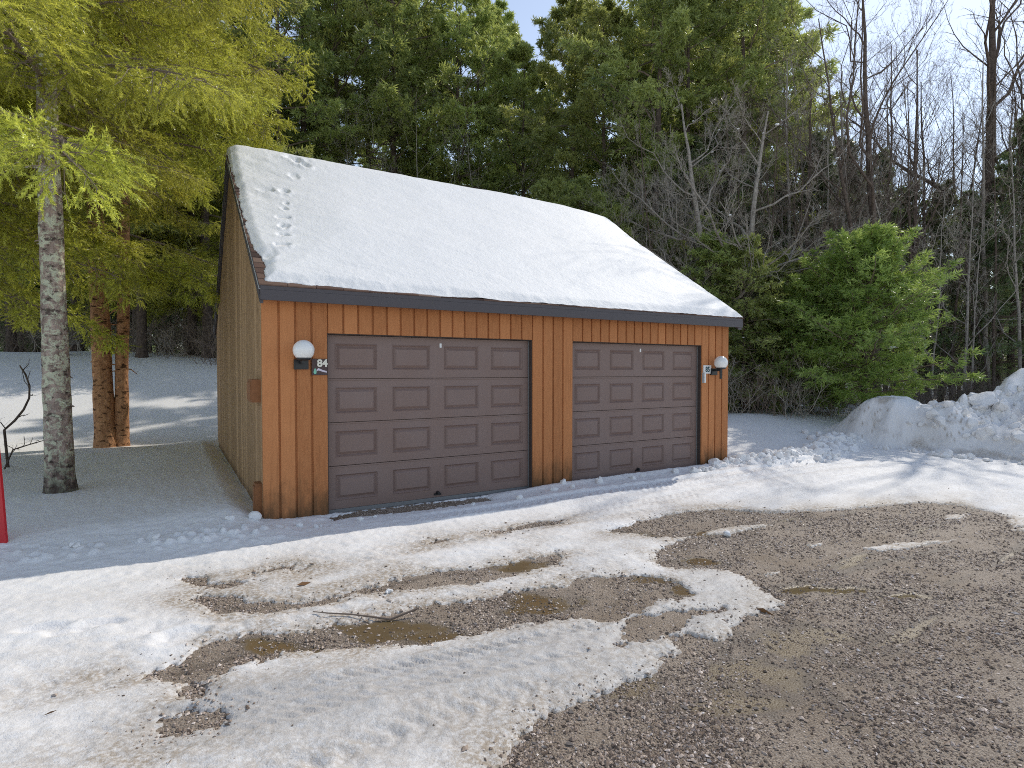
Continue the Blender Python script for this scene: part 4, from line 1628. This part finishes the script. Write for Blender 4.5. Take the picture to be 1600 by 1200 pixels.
for px, d, s in ((470, 27, 1.3), (550, 28, 1.5), (640, 29, 1.45), (700, 31, 1.6), (770, 30.5, 1.6), (835, 28, 1.3)):
    put('hem', px, d, s, 'green hemlock showing low over the roof ridge among pine trunks', 'hemlock tree', 'hemlocks over the roof ridge', 'hemlock_tree')
for px, d, s in ((1110, 17.3, .85), (1165, 16.6, .80), (1215, 17.6, .78), (1140, 19.5, .9), (1250, 18.6, .75)):
    put('hem', px, d, s, 'bright feathery hemlock beside the right end of the garage', 'hemlock tree', 'hemlocks beside the garage end', 'hemlock_tree')
for px, d, s in ((1080, 23, .85), (1120, 25, .95), (1175, 22.5, .8), (1225, 24, .72), (1275, 22.5, .70), (1315, 24.5, .74), (1370, 23, .62), (1420, 25, .60), (1470, 23, .55), (1510, 20.5, .52), (1560, 22, .60), (1600, 20, .66), (1650, 19, .7),
                 (1050, 30, 1.0), (1130, 32, 1.0), (1200, 31, .85), (1265, 33, .85), (1340, 32, .75), (1400, 34, .78), (1460, 32, .68), (1530, 31, .7), (1600, 30, .75), (1680, 27, .8), (1000, 38, 1.1), (1240, 40, .9), (1380, 42, .9), (1500, 40, .8), (1620, 38, .8)):
    put('dark', px, d, s * (1.28 if px > 1240 else 1.0), 'dark spruce with snow clumps in the woods right of the garage', 'spruce tree', 'dark spruces right of the garage', 'spruce_tree')
x, y = at(1352, 15.3)
tree_thing('pine_tree', (x, y, gz_at(x, y)), 2.0, (1.04, .85), yt, ym, 'bushy bright green young pine standing right of the garage', 'pine tree', None, (('snow_clumps', ysn),))
x, y = at(1268, 16.4)
tree_thing('pine_tree', (x, y, gz_at(x, y)), 4.4, (.72, .66), yt, ym, 'slim green young pine between the hemlocks and the bushiest pine', 'pine tree', None, (('snow_clumps', ysn),))


for px, d, s in ((10, 27, .6), (55, 26, .55), (130, 28, .6), (170, 29.5, .65), (205, 26, .5), (265, 29, .65), (330, 26.5, .55), (365, 31, .7), (395, 29.5, .7), (-50, 27, .6), (90, 34, .8), (160, 34, .8), (230, 35, .8), (340, 35, .85)):
    put('dark', px, d, s, 'low dark spruce in the shaded woods beyond the left snow slope', 'spruce tree', 'low spruces beyond the left snow slope', 'spruce_tree')


def far_wood():
    r = np.random.default_rng(404)
    g = Geo()
    for k in range(120):
        px = -500 + 2700 * (k + r.random()) / 120
        d = r.uniform(55, 85)
        x, y = at(px, d)
        z = gz_at(x, y)
        H = r.uniform(9, 14)
        n = 700
        u = r.random(n) ** 1.25
        a = r.uniform(0, 2 * PI, n)
        R = (.5 + 3.2 * (1 - u) ** .8) * np.sqrt(r.random(n))
        P = np.stack([x + R * np.cos(a), y + R * np.sin(a), z + .2 + u * H], -1)
        Dv = nrm(np.stack([np.cos(a), np.sin(a), r.normal(-.15, .3, n)], -1))
        V, F = blades(P, Dv, r.uniform(.5, 1.1, n), r.uniform(.22, .45, n), r)
        g.add(V, F, 0, np.repeat(r.random(n), 4))
        V, F = tubes(np.array([[[x, y, z - .3], [x, y, z + H * .5], [x, y, z + H]]]), np.array([[.2, .12, .02]]), 6)
        g.add(V, F, 1)
    tag(g.obj('far_wood', [M['leaf_dark'], M['bark_dark']]), 'far off dark conifer wood showing between the nearer trunks', 'wood', None, 'stuff')


far_wood()


# bare hardwoods
def hardwood(px, depth, stems_spec, label, mats, rg, group=None, limbs=9, lv=(6, 6, 4), t0=.3, up=.35, snow=0, name='bare_tree', fr=(.28, .5), ang=(30, 60)):
    x, y = at(px, depth)
    stems, radii = [], []
    for h, lean, r0, bx in stems_spec:
        # lean given along the picture's right and away directions
        lv_ = RGT * lean[0] + FWD * lean[1]
        stems.append(stem_path(h, lv_, rg, 14, .035, RGT * bx))
        radii.append(r0 * np.linspace(1.1, .16, 14))
    g = bare_tree_geo(stems, radii, rg, limbs, lv, t0, up, fr, ang)
    t = tag(empty(name, (x, y, gz_at(x, y))), label, 'bare tree', group)
    # trunk and crown kept apart: the stems are the first tube block
    ns = len(stems) * 14 * 10
    tk = Geo()
    V, F = tubes(np.asarray(stems), np.asarray(radii), 10)
    tk.add(V, F)
    tk.obj('trunk', mats[0], t, smooth=True)
    g.V[0] = g.V[0][:0]
    cg = Geo()
    off = 0
    for Vb, Tb in zip(g.V[1:], g.T[1:]):
        pass
    # rebuild without the stem block
    keepF = np.concatenate(g.F[4])
    keepM = np.concatenate(g.M[4])
    sel = keepF.min(1) >= ns
    cg.V = [np.concatenate(g.V[1:])]
    cg.T = [np.concatenate(g.T[1:])]
    cg.F[4] = [keepF[sel] - ns]
    cg.M[4] = [keepM[sel]]
    cg.n = len(cg.V[0])
    cg.obj('crown', [mats[0], mats[1]], t)
    if snow:
        s = Geo()
        Vw = cg.V[0]
        nV = min(len(Vw), limbs * len(stems) * 8 * 7)
        for k in range(snow):
            p = Vw[int(rg.integers(nV))]
            lump(s, p + np.array([0, 0, .05]), .05 * math.exp(rg.normal(0, .4)), rg, .45, 1)
        s.obj('snow_clumps', M['snow'], t, smooth=True)
    return t


GM = (M['bark_grey'], M['twig_grey'])
BM = (M['bark_brown'], M['twig'])
rh = np.random.default_rng(202)
hardwood(1132, 17.6, [(9.5, (-1.2, .4), .15, -.10), (9.0, (.9, -.3), .15, .10), (6.5, (2.6, .5), .08, .2)], 'pale grey bare tree with snow on its spreading boughs behind the garage end', GM, rh,
         None, 11, (9, 8, 5), .32, .25, 34, fr=(.32, .6), ang=(45, 80))
hardwood(1372, 17.8, [(14, (-.5, .5), .15, 0), (12, (-1.9, 0), .09, -.05)], 'tall slim bare tree against blue sky above the young pines', BM, rh, None, 10, (6, 6, 4), .42)
hardwood(1425, 19.5, [(12.5, (.6, .6), .10, 0), (11, (-.4, .2), .07, .1)], 'thin twin stemmed bare tree between the two tallest right hand trunks', BM, rh, None, 10, (6, 6, 4), .35)
hardwood(1522, 22, [(18, (.8, .3), .30, 0), (16, (2.7, .3), .19, .15)], 'large forked bare tree with thick trunk behind the snow bank', BM, rh, None, 8, (6, 6, 4), .40)
hardwood(1578, 20.5, [(15, (.6, .3), .11, 0)], 'thin bare tree at the right edge beside the large forked tree', BM, rh, None, 9, (6, 6, 4), .35)
hardwood(1255, 21, [(11.5, (.5, .3), .12, 0), (10, (1.7, .2), .08, 0)], 'bare tree rising above the dark spruces right of the grey tree', BM, rh, None, 11, (7, 6, 4), .35)
for px, d, h in ((1310, 25, 13), (1470, 24, 12), (1395, 28, 14), (1550, 27, 14), (1215, 26, 13), (1640, 22, 13), (1180, 28, 13), (1440, 33, 14), (1350, 35, 14)):
    hardwood(px, d, [(h, rh.normal(0, .8, 2), .09, 0)], 'slender bare tree deep in the woods at the right', BM, rh, 'slender bare trees deep in the right woods', 10, (7, 6, 4), .3)
for px, d, h in ((985, 19.3, 7.5), (1060, 20.5, 8.5), (920, 22, 8.5), (1180, 19, 6.5), (1030, 18.2, 6.2)):
    hardwood(px, d, [(h, rh.normal(0, .6, 2), .05, 0), (h * .8, rh.normal(0, 1.0, 2), .04, .1), (h * .85, rh.normal(0, 1.0, 2), .04, -.1)], 'many stemmed bare grey sapling behind the right roof slope', GM, rh,
             'bare saplings behind the right roof slope', 9, (7, 6, 4), .15, .3, fr=(.3, .55))
for px, d, h in ((640, 27.5, 14), (770, 29.5, 15), (560, 27, 13)):
    hardwood(px, d, [(h, (rh.normal(0, 1.4), 0), .055, 0)], 'thin grey bare tree leaning among the pines behind the ridge', GM, rh, 'thin bare trees among the pines', 9, (7, 6, 4), .25, .2)

for px, d, h in ((1240, 22, 13), (1290, 23, 14), (1320, 20.5, 12.5), (1345, 26, 15), (1385, 22.5, 13.5), (1405, 25, 14), (1450, 21.5, 12.5), (1465, 27, 15), (1500, 24.5, 14), (1545, 20, 12),
                 (1560, 25, 14), (1592, 22.5, 13), (1615, 26, 15), (1210, 24, 13), (1160, 23, 13), (1270, 29, 15), (1425, 29, 15), (1530, 30, 15)):
    hardwood(px, d, [(h, rh.normal(0, .9, 2), .075 + .03 * rh.random(), 0)], 'fine twigged bare tree against the sky in the right woods', BM if rh.random() < .7 else GM, rh,
             'fine twigged bare trees against the right sky', 11, (7, 6, 3), .3, .3, fr=(.24, .44), ang=(30, 62))
for px, d, h in ((1045, 19, 9), (1085, 18.5, 8), (1100, 21, 10.5), (1160, 20, 9.5), (1195, 18.2, 8.5), (1225, 20.5, 10), (1245, 18.5, 7.5), (1290, 20, 9.5), (1330, 21, 10), (1400, 20.5, 9), (1450, 18.5, 8.5),
                 (1485, 20, 10), (1505, 18.2, 8), (1550, 18.8, 10), (1595, 18, 9), (1270, 23.5, 12), (1490, 25, 13)):
    hardwood(px, d, [(h, rh.normal(0, .6, 2), .045 + .003 * h * rh.random(), 0), (h * .8, rh.normal(0, .9, 2), .035, .1)], 'thin bare sapling in the tangled woods right of the garage',
             GM if rh.random() < .45 else BM, rh, 'bare saplings in the tangled right woods', 9, (7, 6, 4), .18, .3, fr=(.26, .5))

# brush at the edge of the woods
def shrub_mesh(rg, n, h, mats):
    g = Geo()
    a = rg.uniform(0, 2 * PI, n)
    e = np.radians(rg.uniform(35, 85, n))
    S = np.stack([rg.normal(0, .35, n), rg.normal(0, .35, n), np.full(n, -.05)], -1)
    Dv = np.stack([np.cos(a) * np.cos(e), np.sin(a) * np.cos(e), np.sin(e)], -1)
    P = curve_paths(S, Dv, h * rg.uniform(.5, 1.1, n), 6, rg.normal(0, .12, (n, 3)), .3, rg)
    R = np.full((n, 1), .011) * np.linspace(1, .35, 6)[None]
    V, F = tubes(P, R, 4)
    g.add(V, F)
    for k, f in ((7, (.25, .5)), (5, (.3, .6))):
        s, d, L, r = kids(P, R, k, .2, 1, (25, 70), f, rg, .15)
        P = curve_paths(s, d, L, 4, np.zeros((len(s), 3)), .35, rg)
        R = np.maximum(r * .55, .0035)[:, None] * np.linspace(1, .4, 4)[None]
        V, F = tubes(P, R, 3)
        g.add(V, F)
    return to_mesh(g, 'bare_shrub', mats)


shr = [shrub_mesh(rh, 26, 1.9, [M['twig']]), shrub_mesh(rh, 22, 1.7, [M['twig_grey']]), shrub_mesh(rh, 24, 2.1, [M['twig']])]
LSH = [(15, 22.5), (70, 23), (110, 22), (150, 23.5), (215, 21.5), (245, 20.5), (275, 20), (300, 20.5), (320, 21.5), (-50, 23), (345, 19.8), (185, 24)]
RSH = [(1140, 15.8), (1200, 15.6), (1235, 15.8), (1290, 16), (1325, 17), (1400, 17.5), (1480, 16.6), (1500, 17.5), (1545, 16.5), (1590, 17.2), (1180, 18), (1260, 20), (1440, 20), (1515, 19)]
for lst, lab, grp in ((LSH, 'brown leafless brush at the top of the left snow slope', 'brush above the left snow slope'),
                      (RSH, 'leafless brush at the foot of the right hand woods', 'brush below the right hand woods')):
    for px, d in lst:
        x, y = at(px, d)
        o = bpy.data.objects.new('bare_shrub', shr[int(rh.integers(3))])
        COL.objects.link(o)
        o.location = (x, y, gz_at(x, y))
        o.rotation_euler = (0, 0, rh.uniform(0, 6.28))
        s = rh.uniform(.65, 1.1)
        o.scale = (s, s, s)
        tag(o, lab, 'shrub', grp)

# ------------------------------------------------------------------ the near spruces at the left
def spruce_branch(rg, L, hang):
    """a spruce bough along +x: side twigs, twiglets and needle covered shoots"""
    g = Geo()
    P = curve_paths(np.zeros((1, 3)), np.array([[1., 0, .05]]), np.array([L]), 12, np.array([[0, 0, -.20]]), .06, rg)
    R = np.linspace(.026, .005, 12)[None] * (L / 3)
    V, F = tubes(P, R, 5)
    g.add(V, F, 0)

    def sides(P, k, t0, ang, lfun, hangs, wig, m, jit):
        n = len(P)
        t = t0 + (1 - t0) * (np.arange(k)[None] + rg.random((n, k))) / k
        p, tan = along(P, t)
        sd = nrm(np.cross(tan, np.array([0, 0, 1.]) + rg.normal(0, jit, (n, k, 3)))) * np.where(np.arange(k) % 2, 1., -1.)[None, :, None]
        a = np.radians(rg.uniform(*ang, (n, k)))[..., None]
        d = nrm(tan * np.cos(a) + sd * np.sin(a) + rg.normal(0, .16, (n, k, 3)) + np.array([0, 0, -hangs[0]]))
        l = lfun(t) * rg.uniform(.6, 1.15, (n, k))
        N = n * k
        bz = np.zeros((N, 3))
        bz[:, 2] = -rg.uniform(.4, 1.2, N) * hangs[1]
        return curve_paths(p.reshape(-1, 3), d.reshape(-1, 3), l.ravel(), m, bz, wig, rg)
    k = int(L * 10)
    P2 = sides(P, k, .12, (40, 75), lambda t: .20 + .30 * L * (1.02 - t) ** .8 * np.clip((t - .02) * 4, .35, 1), (.16 * hang, .34 * hang), .12, 6, .25)
    V, F = tubes(P2, np.full((k, 1), .0055) * np.linspace(1, .4, 6)[None], 3)
    g.add(V, F, 0)
    P3 = sides(P2, 5, .15, (35, 65), lambda t: .10 + .20 * (1.05 - t), (.15 * hang, .25 * hang), .12, 4, .5)
    V, F = tubes(P3, np.full((len(P3), 1), .0036) * np.linspace(1, .5, 4)[None], 3)
    g.add(V, F, 0)
    tips = [sides(P2, 5, .2, (25, 55), lambda t: .17 + 0 * t, (.15 * hang, .1), .05, 3, .9),
            sides(P3, 3, .2, (25, 55), lambda t: .16 + 0 * t, (.15 * hang, .1), .05, 3, .9)]
    for Q in (P2, P3):
        e = Q[:, -1]
        d = nrm(Q[:, -1] - Q[:, -2])
        tips.append(curve_paths(e - d * .03, d, np.full(len(e), .18), 3, np.zeros((len(e), 3)), .05, rg))
    P4 = np.concatenate(tips)
    n = len(P4)
    m = 36
    t4 = (np.arange(m)[None] + rg.random((n, m))) / m
    p4, tan4 = along(P4, t4)
    perp = rg.normal(size=(n, m, 3))
    perp = nrm(perp - tan4 * np.sum(perp * tan4, -1, keepdims=True))
    d4 = nrm(tan4 * .7 + perp * .75)
    nn = n * m
    V, F = needles(p4.reshape(-1, 3), d4.reshape(-1, 3), rg.uniform(.022, .036, nn), np.full(nn, .0085), rg)
    tt = np.clip(-.15 + .95 * np.repeat(rg.random(n), m) + .35 * rg.random(nn), 0, 1)
    g.add(V, F, 1, np.repeat(tt, 3))
    return to_mesh(g, 'branch', [M['twig'], M['leaf_spruce']])


rs = np.random.default_rng(55)
BR = [spruce_branch(rs, 3.0, h) for h in (.5, .8, .65, 1.0, .4, .75)]
BR += [spruce_branch(rs, 1.6, h) for h in (.4, .7)]


def near_spruce(name, pxb, depth, z0, zc, H, r0, r1, lean, matn, label, nb, Lmax, seed, group=None, z1=None, x_off=0.0, stubs=24, up_az=None):
    r = np.random.default_rng(seed)
    x, y = at(pxb, depth)
    t = tag(empty(name, (x, y, z0)), label, 'spruce tree', group)
    P = stem_path(H, RGT * lean[0] + FWD * lean[1], r, 16, .006)
    P[1:, :2] -= (P[1] - P[0])[:2] * 0
    tg = trunk_geo(P, r0, r1, r, 32, .10, .22, 150)
    # knots and dead stubs on the bole
    for k in range(stubs):
        zz = r.uniform(.5, zc + .6)
        a = r.uniform(0, 2 * PI)
        i = zz / H
        c = np.array([np.interp(i, np.linspace(0, 1, 16), P[:, q]) for q in range(3)])
        rr = r0 + (r1 - r0) * i
        d = np.array([math.cos(a), math.sin(a), r.uniform(-.2, .2)])
        l = r.choice([.03, .05, .06, .12, .35])
        tg.tube([c + d * rr * .8, c + d * (rr + l * .5), c + d * (rr + l) + np.array([0, 0, -l * .2])], [.016, .011, .006], 5)
    tg.obj('trunk', M[matn], t, smooth=True)
    z1 = z1 or H - .3
    for k in range(nb):
        u = (k + r.random()) / nb
        zz = zc + (4.6 * u / .66 if u < .66 else 4.6 + (z1 - zc - 4.6) * (u - .66) / .34)
        a = k * 2.399 + r.normal(0, .35)
        ln = Lmax * (1 - .78 * (zz - zc) / (H - zc)) * r.uniform(.72, 1.08)
        # boughs that would run into the garage stay short
        for q in range(6):
            tx, ty = x + math.cos(a) * ln, y + math.sin(a) * ln
            if -.25 < tx < 8 and -.6 < ty < 7.8 and zz + z0 - .22 * ln < float(roof_z(ty)) + .75:
                ln *= .82
        long_ = ln > 1.5
        me = BR[int(r.integers(6))] if long_ else BR[6 + int(r.integers(2))]
        s = ln / (3.0 if long_ else 1.6)
        o = bpy.data.objects.new('branch', me)
        COL.objects.link(o)
        o.parent = t
        c = [float(np.interp(zz / H, np.linspace(0, 1, 16), P[:, q])) for q in range(2)]
        o.location = (c[0], c[1], zz)
        o.rotation_euler = (r.normal(0, .25), math.radians(r.uniform(-4, 16) - 26 * u), a)
        o.scale = (s, s * r.uniform(.9, 1.15), s)
    return t


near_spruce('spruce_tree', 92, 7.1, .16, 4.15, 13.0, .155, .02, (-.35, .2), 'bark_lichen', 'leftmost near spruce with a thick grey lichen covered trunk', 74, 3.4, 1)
near_spruce('spruce_tree', 165, 11.35, .20, 6.6, 14.0, .19, .02, (-.42, .1), 'bark_orange', 'left one of the twin orange barked spruces beside the garage', 76, 4.1, 2)
near_spruce('spruce_tree', 187, 11.5, .20, 6.1, 14.0, .125, .03, (.25, .2), 'bark_orange', 'right one of the twin orange barked spruces, nearer to the garage wall', 76, 4.2, 3)
near_spruce('spruce_tree', -120, 8.6, .2, 3.0, 13.0, .17, .02, (.1, 0), 'bark_lichen', 'spruce beyond the left edge whose green boughs reach into view', 74, 3.5, 4)

for px, d, zc, sd, lab in ((95, 18.5, 2.5, 11, 'sunlit spruce at the top of the left snow slope, behind the lichen trunk'),
                           (222, 19.5, 2.4, 12, 'sunlit spruce at the top of the left snow slope, behind the twin trunks'),
                           (300, 21.0, 2.2, 13, 'sunlit spruce at the top of the left snow slope, closest to the garage wall')):
    xx, yy = at(px, d)
    near_spruce('spruce_tree', px, d, gz_at(xx, yy), zc, 14.0, .17, .02, (.1, 0), 'bark_dark', lab, 66, 3.6, sd, stubs=8)
# one low bough of the twin spruce on the side of the garage
tw = [o for o in bpy.data.objects if o.get('label', '').startswith('right one of the twin')][0]
for q, (zz, dz, ln) in enumerate(((3.75, 8, 2.0), (4.3, 12, 2.3), (3.4, 2, 1.3))):
    o = bpy.data.objects.new('branch', BR[(6, 2, 7)[q]])
    COL.objects.link(o)
    o.parent = tw
    o.location = (0, 0, zz)
    o.rotation_euler = (.1, math.radians(dz), math.atan2(RGT[1], RGT[0]) + (.1, .55, -.5)[q])
    sc_b = ln / (1.6, 3.0, 1.6)[q]
    o.scale = (sc_b, sc_b, sc_b)

# ------------------------------------------------------------------ small things
def stick(name, pts, rad, label, cat, mat_, twigs=0, seed=1, sides=6):
    r = np.random.default_rng(seed)
    g = Geo()
    pts = np.asarray(pts, float)
    o0 = pts[0].copy()
    pts = pts - o0
    g.tube(pts, rad, sides)
    if twigs:
        P = pts[None]
        R = np.asarray(rad)[None]
        s, d, L, rr = kids(P, R, twigs, .15, 1, (25, 65), (.12, .35), r, .1)
        Q = curve_paths(s, d, L, 5, r.normal(0, .2, (len(s), 3)), .25, r)
        V, F = tubes(Q, np.maximum(rr * .5, .0018)[:, None] * np.linspace(1, .4, 5)[None], 4)
        g.add(V, F)
        Rq = np.maximum(rr * .5, .0018)[:, None] * np.linspace(1, .4, 5)[None]
        s, d, L, rr = kids(Q, Rq, 5, .2, 1, (25, 65), (.2, .45), r, .05)
        Q = curve_paths(s, d, L, 4, r.normal(0, .2, (len(s), 3)), .25, r)
        V, F = tubes(Q, np.full((len(Q), 4), .0016), 3)
        g.add(V, F)
    o = g.obj(name, mat_, smooth=True)
    o.location = o0
    return tag(o, label, cat)


p = [ground_px([q], .07)[0] for q in ((486, 951), (510, 955), (545, 953), (575, 957), (608, 957), (652, 949))]
zs = [.012, .02, .012, .03, .012, .05]
stick('fallen_stick', [(a[0], a[1], surf(a[0], a[1]) + h) for a, h in zip(p, zs)], [.003, .0045, .0055, .0065, .0085, .007], 'thin brown stick lying across the slushy tyre ruts', 'stick', M['twig'])


def ray_pt(px, py, d):
    x, y = at(px, d)
    return (x, y, CAM[2] + (HOR - py) / FPX * d)


dB = 9.0
base = ray_pt(10, 700, dB)
zb = surf(base[0], base[1])
stick('fallen_branch', [(base[0], base[1], zb - .03), ray_pt(5, 672, dB), ray_pt(22, 657, dB), ray_pt(36, 640, dB), ray_pt(45, 622, dB), ray_pt(46, 603, dB), ray_pt(40, 585, dB), ray_pt(31, 571, dB)],
      [.022, .020, .018, .017, .016, .015, .014, .010], 'dark bare branch curving up from the snow left of the lichen trunk', 'branch', M['bark_dark'], 6, 3)
a0 = ray_pt(4, 712, 8.6)
stick('fallen_branch', [(a0[0], a0[1], surf(a0[0], a0[1]) + .03), ray_pt(18, 703, 8.6), ray_pt(40, 696, 8.5), ray_pt(68, 688, 8.4)], [.012, .011, .009, .006],
      'low twiggy branch lying between the red board and the lichen trunk', 'branch', M['bark_dark'], 8, 5)

# red board at the left edge
x, y = at(-14, 5.15)
rb_ = tag(empty('red_board', (x, y, surf(x, y) - .05), -math.atan2(FWD[0], FWD[1])), 'red painted board standing upright in the snow at the left edge', 'board')
g = Geo()
V = []
for yy in (-.012, .012):
    V += [(-.16, yy, 0), (.118, yy, 0), (.052, yy, 1.0), (-.21, yy, 1.0)]
g.add(V, [(0, 1, 2, 3), (7, 6, 5, 4), (0, 4, 5, 1), (1, 5, 6, 2), (2, 6, 7, 3), (3, 7, 4, 0)])
g.obj('panel', M['red'], rb_)
g = Geo()
g.box(-.20, .03, .0125, .04, .70, .78)
g.obj('batten', M['red'], rb_)

print('objects', len(bpy.data.objects))
